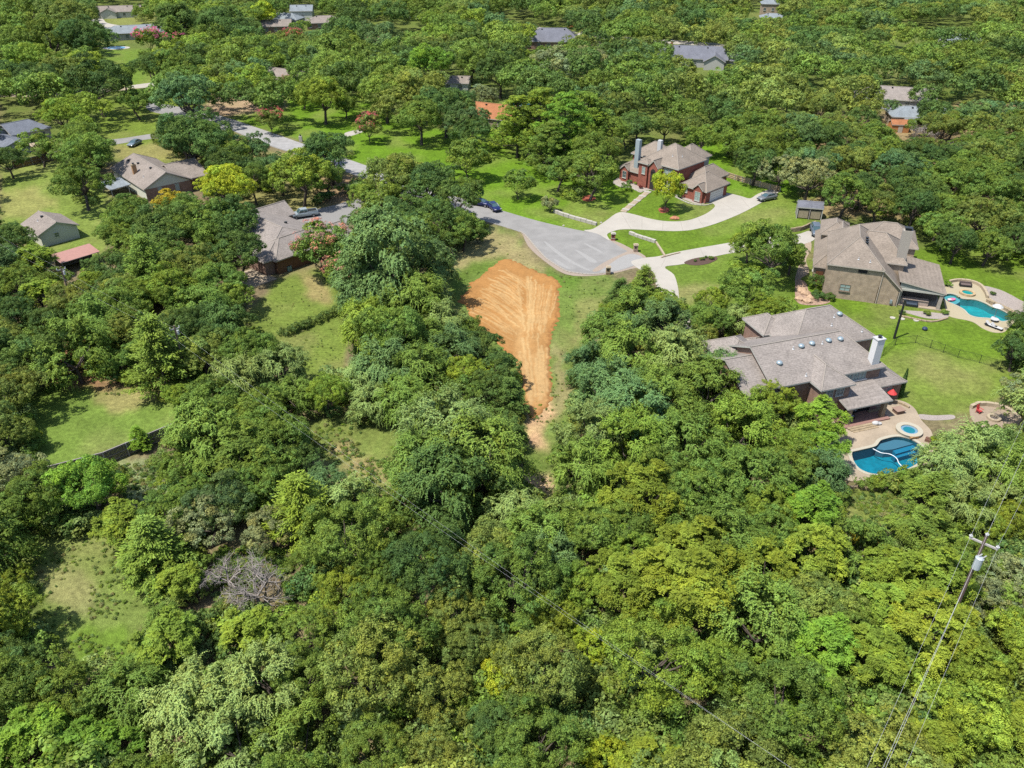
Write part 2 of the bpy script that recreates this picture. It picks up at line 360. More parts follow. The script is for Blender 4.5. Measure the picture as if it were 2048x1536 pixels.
struct('driveway', [(1168, 461), (1186, 458), (1210, 443), (1238, 425), (1268, 429), (1302, 438), (1338, 443), (1375, 441), (1405, 431), (1422, 421), (1430, 412), (1424, 406), (1415, 404), (1430, 394), (1450, 386), (1480, 392), (1500, 397), (1516, 388), (1549, 376), (1556, 386), (1520, 407), (1480, 428), (1430, 448), (1389, 459), (1360, 462), (1331, 462), (1272, 459), (1243, 459), (1229, 462), (1214, 469), (1219, 481), (1195, 468)], .040, CONC, .07, k=4)
struct('driveway', [(1262, 524), (1290, 516), (1316, 513), (1360, 503), (1451, 487), (1520, 476), (1590, 470), (1620, 462), (1630, 478), (1600, 490), (1540, 496), (1454, 508), (1368, 528), (1330, 534), (1348, 550), (1356, 576), (1360, 604), (1380, 640), (1400, 670), (1370, 670), (1345, 620), (1328, 592), (1312, 570), (1310, 550), (1300, 540), (1282, 540)], .044, CONC, .07, k=4)
# dashes of expansion joints in the two drives, cut as dark recessed strips standing 3 mm proud
JT = M('joint', (.30, .27, .23), .9)
for (a, b) in (((1326, 443), (1325, 461)), ((1243, 427), (1262, 458)), ((1395, 436), (1408, 454)), ((1440, 403), (1478, 427)), ((1334, 510), (1322, 534)), ((1400, 496), (1410, 518)), ((1284, 434), (1284, 459)), ((1361, 443), (1366, 462)), ((1480, 393), (1500, 417))):
    A = G3(*a); B = G3(*b); d = B - A; c = (A + B) / 2
    tag(MB().box((0, 0, 0), (d.length, .05, .01)).build('expansion_joint', JT, None, (c.x, c.y, .044), math.atan2(d.y, d.x)), kind='structure')
struct('mulch_bed', [(1368, 526), (1385, 518), (1410, 514), (1432, 514), (1433, 520), (1415, 528), (1390, 531)], .05, M('mulch', (.10, .06, .045), .95, .4, 14, .03), .05)
struct('mulch_bed', [(1166, 394), (1178, 390), (1190, 394), (1190, 400), (1176, 403), (1165, 400)], .03, M('mulch_red', (.30, .08, .045), .95, .4, 14, .03), .04)
struct('mulch_bed', [(1317, 418), (1328, 414), (1338, 418), (1336, 424), (1322, 426)], .03, MC['mulch_red'], .04)
PEB = M('pebbles', (.36, .31, .28), .9, .4, 9, .05)
struct('gravel_bed', [(1226, 364), (1240, 372), (1262, 375), (1280, 385), (1298, 380), (1340, 388), (1370, 400), (1395, 408), (1420, 404), (1395, 395), (1300, 372), (1245, 355)], .03, M('bed_stone', (.38, .33, .29), .9, .3, 8, .04), .04)
struct('gravel_bed', [(1965, 573), (1991, 577), (2012, 585), (2038, 599), (2058, 612), (2052, 640), (2040, 632), (2025, 620), (1996, 606), (1974, 596)], .035, PEB, .06)
struct('gravel_bed', [(1797, 622), (1830, 622), (1890, 628), (1900, 632), (1880, 638), (1850, 636), (1820, 628)], .035, PEB, .06)
struct('gravel_path', [(1838, 829), (1870, 831), (1905, 830), (1907, 838), (1870, 841), (1842, 838)], .03, PEB, .08)
struct('stone_path', [(1598, 476), (1620, 480), (1622, 500), (1612, 520), (1618, 545), (1600, 560), (1605, 590), (1596, 596), (1590, 560), (1600, 520), (1596, 495)], .03, M('flagstone', (.36, .28, .20), .9, .3, 3, .03), .05)
struct('flower_bed', [(1594, 560), (1612, 566), (1622, 590), (1660, 602), (1640, 610), (1600, 608), (1590, 590)], .045, M('bed_rock', (.36, .24, .17), .95, .45, 2.5, .1), .06)

# pools and their decks ------------------------------------------------
def pool(name, w, deck_px, deckmat, wallcol, floorcol, depth, label, coping):
    deck = gpoly(deck_px, k=4); a = np.array(w); c0 = a.mean(0)
    outer = []
    n = len(w)
    for i in range(n):
        p, q, r = Vector(w[i - 1]), Vector(w[i]), Vector(w[(i + 1) % n]); t = (r - p).normalized(); nn = Vector((t.y, -t.x))
        if nn.dot(q - Vector(c0)) < 0: nn = -nn
        outer.append((q.x + nn.x * coping, q.y + nn.y * coping))
    tag(sheet(name.replace('swimming_pool', 'pool_deck'), deck, .045, deckmat, .08, [outer]), kind='structure')
    t = thing('swimming_pool', label, 'swimming pool', (0, 0, 0))
    sheet('coping', outer, .09, M('coping_' + name, (.46, .42, .33), .8, .08, 6, .005), .2, [w], t)
    sheet('basin_floor', w, -depth, M('floor_' + name, floorcol, .6, .2, 1.2, 0, var2=.1), .02, (), t)
    bm = MB(); n = len(w)
    bm.faces([(p[0], p[1], .0) for p in w] + [(p[0], p[1], -depth) for p in w], [(i, (i + 1) % n, n + (i + 1) % n, n + i) for i in range(n)])
    bm.build('basin_wall', M('bwall_' + name, wallcol, .6, .1), t)
    m = bpy.data.materials.new('water_' + name); m.use_nodes = True; N = m.node_tree.nodes; L = m.node_tree.links
    N.remove(N['Principled BSDF']); tr = N.new('ShaderNodeBsdfTransparent'); tr.inputs[0].default_value = (.62, .90, .94, 1)
    gl = N.new('ShaderNodeBsdfGlossy'); gl.inputs['Roughness'].default_value = .04
    fr = N.new('ShaderNodeFresnel'); fr.inputs[0].default_value = 1.33; mx = N.new('ShaderNodeMixShader')
    nz = N.new('ShaderNodeTexNoise'); nz.inputs['Scale'].default_value = 2.5; tc = N.new('ShaderNodeTexCoord'); L.new(tc.outputs['Object'], nz.inputs[0])
    bp = N.new('ShaderNodeBump'); bp.inputs['Distance'].default_value = .02; L.new(nz.outputs[0], bp.inputs['Height'])
    L.new(bp.outputs[0], gl.inputs['Normal']); L.new(bp.outputs[0], fr.inputs['Normal'])
    L.new(fr.outputs[0], mx.inputs[0]); L.new(tr.outputs[0], mx.inputs[1]); L.new(gl.outputs[0], mx.inputs[2]); L.new(mx.outputs[0], N['Material Output'].inputs[0])
    sheet('water', w, -.06, m, .001, (), t); return t, m
NEAR_DECK = [(1600, 880), (1640, 850), (1690, 838), (1735, 812), (1770, 800), (1803, 802), (1828, 816), (1842, 840), (1862, 862), (1868, 885), (1880, 898), (1868, 915), (1850, 930), (1812, 955), (1760, 962), (1700, 962), (1640, 945), (1600, 920)]
pn, wm = pool('swimming_pool_near', pool_near_w, NEAR_DECK, CONC_T, (.03, .14, .20), (.004, .22, .30), 1.5, 'kidney shaped blue pool with tanning shelf and raised round spa behind the near house', .42)
shelf = gpoly([(1754, 893), (1762, 883), (1790, 875), (1808, 876), (1828, 883), (1806, 889), (1788, 894), (1770, 896)], smooth=False)
sheet('tanning_shelf', shelf, -.35, M('shelf', (.13, .20, .27), .6, .1), 1.1, (), pn)
for i, zz in enumerate((-.55, -.85)):
    o = i * 5
    sheet('pool_step', [G(*p) for p in ((1788, 894 + o), (1828, 883 + o), (1836, 889 + o), (1794, 901 + o))], zz, M('pool_step', (.02, .20, .33), .6, .1), .6, (), pn)
hose = spline([G(*p) for p in ((1746, 897), (1762, 905), (1780, 908), (1793, 916), (1798, 926), (1806, 934))], False, 5)
hm = MB()
for a, b in zip(hose[:-1], hose[1:]): hm.cyl((*a, -.03), (*b, -.03), .06, n=5)
tag(hm.build('pool_cleaner_hose', M('hose', (.75, .8, .85), .5)), 'white cleaner hose floating across the near blue pool', 'hose')
sc_ = G3(1817, 864)
sp_ = thing('spa', 'raised round spa with cream rim at the top of the near pool', 'spa', sc_)
MB().lathe((0, 0, 0), [(1.55, 0), (1.55, .38), (1.62, .38), (1.62, .45), (1.02, .45), (1.02, -.3), (0, -.3)], 28).build('spa_rim', M('spa_rim', (.46, .42, .33), .8, .08), sp_)
MB().lathe((0, 0, .30), [(1.015, 0), (0, 0)], 28).build('spa_water', M('spa_water', (.012, .19, .25), .1, .15), sp_)
MB().lathe((0, 0, .30), [(1.0, .03), (.72, .03), (.72, 0)], 28).build('spa_bench', M('spa_bench', (.16, .30, .42), .4, .1), sp_)
MB().box((0, -1.5, .3), (1.1, .35, .22), rz=.25).build('spillway', M('spill', (.45, .27, .12), .8, .3), sp_)
FAR_DECK = [(1887, 598), (1886, 574), (1898, 565), (1915, 562), (1939, 564), (1960, 571), (1971, 587), (1980, 596), (1996, 606), (2025, 619), (2036, 630), (2033, 640), (2017, 656), (2007, 665), (1986, 665), (1965, 657), (1949, 646), (1934, 641), (1913, 637), (1898, 632), (1892, 621)]
pf, _m = pool('swimming_pool_far', pool_far_w, FAR_DECK, M('deck_cream', (.42, .36, .24), .85, .08, 6), (.05, .3, .3), (.004, .33, .33), 1.2, 'turquoise free form pool beside the two storey brick house', .25)
shelf2 = gpoly([(1888, 593), (1902, 589), (1916, 594), (1921, 601), (1908, 607), (1894, 602)], k=2)
sheet('tanning_shelf', shelf2, -.2, M('shelf2', (.20, .42, .44), .6, .1), .9, (), pf)
s2 = G3(1934, 588)
sp2 = thing('spa', 'small round stone spa on the edge of the turquoise pool', 'spa', s2)
MB().lathe((0, 0, 0), [(1.25, 0), (1.25, .35), (.85, .35), (.85, 0), (0, 0)], 24).build('spa_rim', M('stone_tan', (.48, .35, .20), .9, .3, 3, .03), sp2)
MB().lathe((0, 0, .2), [(.85, 0), (0, 0)], 24).build('spa_water', M('spa_water2', (.012, .27, .27), .1), sp2)

# ------------------------------------------------------------------ houses
def roof_mat(name, col):
    m, t, b = nodes(name); N = t.nodes; L = t.links; tc = N.new('ShaderNodeTexCoord'); last = None
    def noise(sc, amt, st=None, det=5):
        nonlocal last
        mp = N.new('ShaderNodeMapping'); L.new(tc.outputs['Object'], mp.inputs[0])
        if st: mp.inputs['Scale'].default_value = st
        n = N.new('ShaderNodeTexNoise'); n.inputs['Scale'].default_value = sc; n.inputs['Detail'].default_value = det; L.new(mp.outputs[0], n.inputs[0])
        r = N.new('ShaderNodeMapRange'); r.inputs[1].default_value = .32; r.inputs[2].default_value = .68; r.inputs[3].default_value = 1 - amt; r.inputs[4].default_value = 1 + amt
        L.new(n.outputs[0], r.inputs[0]); v = N.new('ShaderNodeVectorMath'); v.operation = 'SCALE'
        if last is None: v.inputs[0].default_value = [k * ALB for k in col]
        else: L.new(last, v.inputs[0])
        L.new(r.outputs[0], v.inputs['Scale']); last = v.outputs[0]; return n
    n = noise(3.2, .20, (1, 1, 3)); noise(.5, .11); noise(11, .13, None, 2)
    w = N.new('ShaderNodeTexWave'); w.bands_direction = 'Z'; w.inputs['Scale'].default_value = 2.6; w.inputs['Distortion'].default_value = 1.2; L.new(tc.outputs['Object'], w.inputs[0])
    r = N.new('ShaderNodeMapRange'); r.inputs[3].default_value = .93; r.inputs[4].default_value = 1.05; L.new(w.outputs[0], r.inputs[0])
    v = N.new('ShaderNodeVectorMath'); v.operation = 'SCALE'; L.new(last, v.inputs[0]); L.new(r.outputs[0], v.inputs['Scale'])
    bp = N.new('ShaderNodeBump'); bp.inputs['Distance'].default_value = .04; L.new(n.outputs[0], bp.inputs['Height']); L.new(bp.outputs[0], b.inputs['Normal'])
    L.new(v.outputs[0], b.inputs['Base Color']); b.inputs['Roughness'].default_value = .9; b.inputs['Specular IOR Level'].default_value = .15; return m
R_TAUPE = roof_mat('shingle_taupe', (.285, .25, .225)); R_WARM = roof_mat('shingle_warm', (.265, .22, .18)); R_GREY = roof_mat('shingle_grey', (.17, .175, .205))
R_BROWN = roof_mat('shingle_brown', (.27, .23, .20)); R_SLATE = roof_mat('shingle_slate', (.17, .185, .22)); R_PALE = roof_mat('shingle_pale', (.24, .27, .29)); R_ORANGE = roof_mat('clay_tile', (.38, .16, .075))
R_PINK = M('metal_pink', (.42, .22, .18), .6, .1, 2)
def brick(name, c1, c2, mortar, sc=4.):
    m, t, b = nodes(name); N = t.nodes; L = t.links; tc = N.new('ShaderNodeTexCoord')
    sep = N.new('ShaderNodeSeparateXYZ'); L.new(tc.outputs['Object'], sep.inputs[0]); ad = N.new('ShaderNodeMath'); L.new(sep.outputs[0], ad.inputs[0]); L.new(sep.outputs[1], ad.inputs[1])
    cb = N.new('ShaderNodeCombineXYZ'); L.new(ad.outputs[0], cb.inputs[0]); L.new(sep.outputs[2], cb.inputs[1])
    k = N.new('ShaderNodeTexBrick'); k.inputs['Scale'].default_value = sc; k.inputs['Color1'].default_value = (*c1, 1); k.inputs['Color2'].default_value = (*c2, 1); k.inputs['Mortar'].default_value = (*mortar, 1)
    k.inputs['Mortar Size'].default_value = .02; L.new(cb.outputs[0], k.inputs[0])
    n = N.new('ShaderNodeTexNoise'); n.inputs['Scale'].default_value = 1.3; n.inputs['Detail'].default_value = 5; L.new(tc.outputs['Object'], n.inputs[0])
    r = N.new('ShaderNodeMapRange'); r.inputs[1].default_value = .3; r.inputs[2].default_value = .7; r.inputs[3].default_value = .78 * ALB; r.inputs[4].default_value = 1.22 * ALB; L.new(n.outputs[0], r.inputs[0])
    v = N.new('ShaderNodeVectorMath'); v.operation = 'SCALE'; L.new(k.outputs[0], v.inputs[0]); L.new(r.outputs[0], v.inputs['Scale'])
    L.new(v.outputs[0], b.inputs['Base Color']); b.inputs['Roughness'].default_value = .9; return m
B_TAN = brick('brick_tan', (.44, .33, .22), (.33, .24, .16), (.45, .38, .30)); B_RED = brick('brick_red', (.34, .085, .05), (.25, .06, .04), (.36, .18, .13))
B_ROSE = brick('brick_rose', (.30, .17, .12), (.24, .13, .09), (.35, .27, .22)); STONE = M('ledge_stone', (.36, .28, .18), .9, .3, 3, .04); LIMES = M('limestone', (.46, .43, .37), .85, .15, 4, .02)
SIDING = M('siding_cream', (.66, .66, .55), .8, .06, 2); SIDW = M('siding_white', (.47, .47, .43), .8, .06, 2); TRIM = M('trim_white', (.47, .46, .41), .7, .04); TRIMT = M('trim_tan', (.50, .44, .37), .8, .06)
GLASS = M('window_glass', (.06, .11, .12), .08, .2, 1, spec=.8); BLIND = M('window_blind', (.32, .42, .40), .3, .1, 2, spec=.5); DARK = M('dark_opening', (.035, .03, .03), .9, .2); METAL = M('vent_metal', (.36, .44, .48), .35, .05, metal=.3); BLK = M('black_metal', (.025, .028, .03), .5, .1)
PVC = M('pvc_white', (.55, .55, .55), .5, .03); WOODB = M('brown_boards', (.20, .10, .055), .85, .25, 2, stretch=(6, 6, .6)); SCREEN_ = M('grey_board', (.30, .27, .25), .85, .2, 3)
CAPS = {}; CAPCOL = {'shingle_taupe': (.33, .29, .25), 'shingle_warm': (.32, .275, .23), 'shingle_grey': (.27, .27, .30), 'shingle_slate': (.21, .225, .26), 'shingle_pale': (.35, .38, .40), 'clay_tile': (.42, .19, .09), 'shingle_brown': (.32, .28, .24)}
def roofz(B, x, y):
    """height of the roof surface of block B at local x, y"""
    x0, x1, y0, y1, e, r, ax, k0, k1 = B
    if ax == 'x': hw = (y1 - y0) / 2; d = min(y - y0, y1 - y); q = [(x - x0, k0), (x1 - x, k1)]
    else: hw = (x1 - x0) / 2; d = min(x - x0, x1 - x); q = [(y - y0, k0), (y1 - y, k1)]
    t = d / hw
    for (a, k) in q:
        if k > 0: t = min(t, a / k)
    return e + (r - e) * max(0, min(1, t))
def roof_block(parent, B, mat, wall, trim, inset=.42, z0=0., walls=True, th=.2, roofname='roof'):
    """B = x0,x1,y0,y1,eave,ridge,axis,k0,k1 ; k = hip run at the low / high end of the ridge (0 = gable)"""
    x0, x1, y0, y1, e, r, ax, k0, k1 = B
    T = (lambda a, b, z: (a, b, z)) if ax == 'x' else (lambda a, b, z: (b, a, z))
    if ax == 'x': a0, a1, b0, b1 = x0, x1, y0, y1
    else: a0, a1, b0, b1 = y0, y1, x0, x1
    bm_ = (b0 + b1) / 2
    top = [T(a0, b0, e), T(a1, b0, e), T(a1, b1, e), T(a0, b1, e), T(a0 + k0, bm_, r), T(a1 - k1, bm_, r)]
    low = [T(a0, b0, e - th), T(a1, b0, e - th), T(a1, b1, e - th), T(a0, b1, e - th), T(a0 + k0, bm_, r - th), T(a1 - k1, bm_, r - th)]
    F = [(0, 1, 5, 4), (1, 2, 5), (2, 3, 4, 5), (3, 0, 4)]
    Fs = [f for f in F if not ((f == (1, 2, 5) and k1 == 0) or (f == (3, 0, 4) and k0 == 0))]
    rb = MB(); rb.faces(top, Fs); ro = rb.build(roofname, mat, parent)
    cp = MB(); up = Vector((0, 0, .02)); tv = [Vector(v) + up for v in top]
    cp.cyl(tv[4], tv[5], .10, n=5) if (tv[4] - tv[5]).length > .3 else None
    for (i_, j_, kk) in ((0, 4, k0), (3, 4, k0), (1, 5, k1), (2, 5, k1)):
        if kk: cp.cyl(tv[i_], tv[j_], .075, n=5)
    capm = CAPS.get(mat.name) or CAPS.setdefault(mat.name, M('cap_' + mat.name, CAPCOL.get(mat.name, (.30, .27, .24)), .85, .12, 5))
    c_ = cp.build('ridge_cap', capm, ro)
    c_['kind'] = 'stuff'
    # underside and fascia / rake boards
    fb = MB(); fs = [tuple(i + 0 for i in reversed(f)) for f in Fs]; fb.faces(low, fs)
    q = .003
    def strip(i, j):
        A, Bq, C, D = [Vector(v) for v in (top[i], top[j], low[j], low[i])]
        A.z += q; Bq.z += q
        fb.faces([tuple(v) for v in (A, Bq, C, D)], [(0, 1, 2, 3)])
    strip(0, 1); strip(2, 3)
    if k1: strip(1, 2)
    else: strip(1, 5); strip(5, 2)
    if k0: strip(3, 0)
    else: strip(3, 4); strip(4, 0)
    fb.build('fascia', trim, ro)
    if walls:
        w = MB(); i = inset; zt = e - th - .02
        wa0, wa1, wb0, wb1 = a0 + i, a1 - i, b0 + i, b1 - i
        rz = lambda bb: e - th - .03 + (r - e) * (1 - abs(bb - bm_) / (bm_ - b0))
        V = [T(wa0, wb0, z0), T(wa1, wb0, z0), T(wa1, wb1, z0), T(wa0, wb1, z0), T(wa0, wb0, zt), T(wa1, wb0, zt), T(wa1, wb1, zt), T(wa0, wb1, zt)]
        FF = [(0, 1, 5, 4), (2, 3, 7, 6)]
        if k1: FF.append((1, 2, 6, 5))
        else: V.append(T(wa1, bm_, r - th - .03)); FF.append((1, 2, 6, len(V) - 1, 5))
        if k0: FF.append((3, 0, 4, 7))
        else: V.append(T(wa0, bm_, r - th - .03)); FF.append((3, 0, 4, len(V) - 1, 7))
        w.faces(V, FF); w.build('wall', wall, parent)
    return ro
def shed_roof(parent, x0, x1, y0, y1, z00, z10, z11, z01, mat, trim, th=.18):
    top = [(x0, y0, z00), (x1, y0, z10), (x1, y1, z11), (x0, y1, z01)]; low = [(a, b, c - th) for a, b, c in top]
    ro = MB().faces(top, [(0, 1, 2, 3)]).build('roof', mat, parent)
    MB().faces([(a, b, c + .003) for a, b, c in top] + low, [(7, 6, 5, 4)] + [(i, (i + 1) % 4, 4 + (i + 1) % 4, 4 + i) for i in range(4)]).build('fascia', trim, ro); return ro
def window(parent, side, at, pos, z, w, h, frame=None, glass=None, sill=True, name='window'):
    """side: wall facing s,n,e,w ; at = the wall plane ; pos = along it"""
    frame = frame or TRIM; glass = glass or GLASS
    rz = {'s': 0, 'e': math.pi / 2, 'n': math.pi, 'w': -math.pi / 2}[side]
    loc = (pos, at, z) if side in 'sn' else (at, pos, z)
    m = MB(); t = .09
    m.box((0, -.03, h / 2), (w + 2 * t, .1, t)).box((0, -.03, -h / 2), (w + 2 * t, .1, t))
    for s in (-1, 1): m.box((s * (w / 2 + t / 2), -.03, 0), (t, .1, h - t))
    if w > .8: m.box((0, -.035, 0), (.05, .08, h - t))
    m.box((0, -.037, 0), (w, .07, .05))
    if sill: m.box((0, -.09, -h / 2 - t), (w + .3, .2, .09))
    f = m.build(name, frame, parent, loc, rz)
    MB().box((0, -.01, 0), (w, .04, h)).build('pane', glass, f)
    return f
def chimney(parent, x, y, z0, z1, w, d, mat, cap=True, capmat=None):
    c = MB().box((0, 0, (z1 - z0) / 2), (w, d, z1 - z0)).build('chimney', mat, parent, (x, y, z0))
    if cap:
        MB().box((0, 0, z1 - z0 + .06), (w + .16, d + .16, .12)).build('chimney_crown', capmat or TRIM, c)
        MB().cyl((0, 0, z1 - z0 + .12), (0, 0, z1 - z0 + .42), .2, n=8).cyl((0, 0, z1 - z0 + .44), (0, 0, z1 - z0 + .52), .32, .05, n=8).build('chimney_pot', BLK, c)
    return c
def roof_vent(parent, B, x, y, kind='box'):
    z = roofz(B, x, y)
    if kind == 'dome':
        v = MB().cyl((0, 0, -.1), (0, 0, .12), .30, n=12).lathe((0, 0, .12), [(.42, 0), (.40, .12), (.28, .24), (.1, .3), (0, .31)], 12)
        return v.build('roof_vent', METAL, parent, (x, y, z), smooth=True)
    if kind == 'pipe': return MB().cyl((0, 0, -.1), (0, 0, .38), .07, n=6).cyl((0, 0, -.02), (0, 0, .05), .2, .09, n=8).build('vent_pipe', PVC, parent, (x, y, z))
    return MB().box((0, 0, .12), (.4, .4, .3)).box((0, -.05, .29), (.5, .5, .04)).build('roof_vent', BLK, parent, (x, y, z))
def local(O, ang, w):
    c, s = math.cos(math.radians(ang)), math.sin(math.radians(ang)); x, y = w[0] - O[0], w[1] - O[1]
    return (x * c + y * s, -x * s + y * c)

# --- near house with two storeys and a long patio roof
def near_house():
    O, A = (48.95, 90.61), 18.2
    t = thing('house', 'large tan roofed brick house with white chimney beside the blue pool', 'house', (*O, 0), math.radians(A))
    Bm = (-17, .3, 0, 11.8, 5.4, 8.25, 'x', 0, 3.4); roof_block(t, Bm, R_TAUPE, B_ROSE, TRIM)
    roof_block(t, (-20.6, -15.2, .12, 11.5, 4.55, 7.05, 'x', 0, 0), R_TAUPE, B_ROSE, TRIM)
    roof_block(t, (-18.9, -12.4, 7.2, 14.6, 4.7, 6.65, 'y', 3.2, 3.2), R_TAUPE, B_ROSE, TRIM)
    Bc = (-9.3, 4.6, 6.95, 17.0, 5.38, 8.75, 'x', 5, 5); roof_block(t, Bc, R_TAUPE, B_ROSE, TRIM)
    roof_block(t, (-10.2, -5.6, 12.4, 18, 5.3, 6.9, 'y', 2.2, 2.4), R_TAUPE, B_ROSE, TRIM)
    roof_block(t, (-11.4, -6.2, -2.35, 5.0, 5.34, 6.95, 'y', 3.2, 1), R_TAUPE, B_ROSE, TRIM)
    roof_block(t, (-12.4, -5.4, 11.6, 16.0, 3.1, 4.3, 'x', 2, 2), R_TAUPE, B_ROSE, TRIM)
    Bl = (-4.5, 3.7, -.95, 8.4, 2.95, 4.95, 'y', 3.9, 3); roof_block(t, Bl, R_TAUPE, B_ROSE, TRIM)
    shed_roof(t, -8.1, -1.2, -4.05, .45, 2.9, 2.9, 3.7, 3.7, R_TAUPE, TRIM)
    for x in (-1.9, -7.3): MB().box((0, 0, 1.4), (.55, .55, 2.8)).build('column', STONE, t, (x, -3.5, 0))
    MB().box((-4.65, -2.1, .12), (7.2, 4.4, .24)).build('patio_floor', M('patio_rug', (.30, .17, .14), .9, .2), t)
    for q in range(3): MB().box((-5.6, -4.5 - .34 * q, .19 - .07 * q), (4.4 - .3 * q, .36, .1)).build('step', STONE, t)
    chimney(t, -1.1, 1.0, 5.0, 9.3, 1.15, .95, M('chimney_white', (.72, .71, .70), .7, .04), True, PVC)
    for px in ((-14.3, 3.0), (-10.0, 4.7), (-8.3, 4.8), (-5.7, 4.8), (-3.9, 4.7)): roof_vent(t, Bm, *px, kind='dome')
    roof_vent(t, Bc, .4, 10.6, 'dome')
    for px in ((-11.3, 4.6), (-6.8, 4.6), (-11.6, .8)): roof_vent(t, Bm, *px, kind='pipe')
    for px in ((-.6, 10.4), (-1.6, 9.4), (2.6, 8.0)): roof_vent(t, Bc, *px, kind='pipe')
    for x in (-5.1, -4.0, -2.9): window(t, 's', .40, x, 4.5, .9, 1.15, glass=BLIND, sill=False)
    MB().box((-4.0, .28, 3.85), (3.6, .3, .12)).build('window_ledge', PVC, t)
    for x in (-9.8, -8.2): window(t, 's', -1.96, x, 4.4, 1., 1.1)
    for x in (.2, 1.2): window(t, 's', -.55, x, 1.5, .8, 1.7, glass=BLIND)
    window(t, 'e', .3 - .42, 3.6, 4.3, 1.0, 1.1)
    door = MB().box((0, 0, 1.05), (1.8, .08, 2.1)).build('door', GLASS, t, (-4.5, .36, .02))
    MB().box((.7, -.07, 1.0), (.06, .06, .2)).build('handle', METAL, door)
near_house()
def two_storey():
    O, A = (60.08, 119.71), -19
    t = thing('house', 'two storey tan brick house with covered porch next to the turquoise pool', 'house', (*O, 0), math.radians(A))
    Bm = (-8.7, .25, -.15, 14.8, 6.0, 9.5, 'y', 4.7, 4.4); roof_block(t, Bm, R_WARM, B_TAN, TRIMT, inset=.35)
    roof_block(t, (-10.5, -2.2, 5.2, 22.4, 3.1, 6.9, 'y', 3.4, 4.0), R_WARM, B_TAN, TRIMT)
    roof_block(t, (-9.9, -4.8, 15.5, 22.6, 5.2, 6.8, 'y', 2.5, 2.4), R_WARM, B_TAN, TRIMT)
    roof_block(t, (-4.6, 4.0, 4.7, 15.5, 5.55, 8.7, 'x', 2, 3.8), R_WARM, B_TAN, TRIMT)
    roof_block(t, (-3.4, 6.3, 12.8, 21.6, 5.5, 8.1, 'x', 3.6, 3.8), R_WARM, B_TAN, TRIMT)
    # catslide beside the tall wall
    shed_roof(t, -.3, 3.5, -.12, 9.2, 6.38, 3.0, 3.0, 6.38, R_WARM, TRIMT)
    MB().prism([(0, .23), (3.1, .23), (3.1, 9), (0, 9)], 0, 2.95).build('wall', B_TAN, t)
    MB().faces([(-.2, .232, 2.94), (3.1, .232, 2.94), (3.1, .232, 3.1), (-.1, .232, 6.0), (-.2, .232, 6.0)], [(0, 1, 2, 3, 4)]).build('wall', B_TAN, t)
    # porch
    shed_roof(t, 2.9, 10.2, .75, 13.1, 4.3, 3.05, 3.05, 4.3, R_WARM, TRIMT)
    MB().faces([(3.2, 1.0, 3.0), (9.8, 1.0, 2.82), (9.8, 1.0, 2.9), (3.2, 1.0, 4.0)], [(0, 1, 2, 3)]).build('gable_panel', M('soffit_grey', (.34, .36, .32), .8, .05), t)
    MB().box((6.6, .95, 2.83), (6.9, .25, .32)).build('beam', TRIM, t)
    for x, y in ((9.6, 1.2), (3.5, 1.2), (9.6, 12.4), (9.6, 6.8)): MB().box((x, y, 1.35), (.5, .5, 2.7)).build('column', M('column_stone', (.42, .37, .31), .9, .2, 3, .02), t)
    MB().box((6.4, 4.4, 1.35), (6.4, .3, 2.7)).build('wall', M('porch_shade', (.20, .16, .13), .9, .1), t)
    MB().box((6.0, 1.9, .5), (4.2, .9, 1.0)).box((5.8, 1.9, 1.04), (4.5, 1.15, .08)).build('outdoor_counter', M('counter', (.46, .36, .30), .7, .2, 3), t)
    MB().box((6.6, 6.8, .06), (6.9, 12, .12)).build('porch_floor', CONC_T, t)
    c = chimney(t, 2.9, 6.4, 5.0, 10.9, 1.5, 1.1, M('chimney_grey', (.40, .36, .31), .85, .08), False)
    MB().box((0, 0, 6.1), (.9, .8, .4)).box((0, 0, 6.35), (1.2, 1., .07)).build('chimney_cap', BLK, c)
    for px in ((-3.4, 4.4), (-3.35, 5.6), (-3.3, 6.8)): roof_vent(t, Bm, px[0] + .4, px[1], 'box')
    for px in ((-4.0, 1.1), (-2.2, .9)): roof_vent(t, Bm, *px, kind='pipe')
    window(t, 's', .2, -5.1, 2.1, 1.5, 1.15, frame=M('frame_brown', (.24, .18, .13), .8), glass=BLIND)
    window(t, 's', .2, -3.0, 5.35, 1.2, .5, frame=DARK, glass=DARK, sill=False)
    window(t, 'w', -10.08, 9, 1.6, .9, 1.6); window(t, 'w', -10.08, 14, 1.6, .9, 1.6); window(t, 'e', 5.88, 16.2, 3.9, 1.2, 1.5); window(t, 'e', 5.88, 18.2, 3.9, 1.2, 1.5)
    MB().cyl((.1, .12, 0), (.1, .12, 5.9), .06, n=6).build('downspout', TRIMT, t); MB().cyl((3.25, .12, 0), (3.25, .12, 2.9), .06, n=6).build('downspout', TRIMT, t)
    MB().box((2.3, .0, .8), (.35, .25, .6)).build('meter_box', METAL, t)
    d = MB().box((0, 0, 1.1), (1.2, .1, 2.2)).build('door', M('door_brown', (.16, .07, .04), .5), t, (-9.2, 5.5, 0)); MB().box((.45, -.08, 1), (.05, .05, .2)).build('handle', METAL, d)
two_storey()
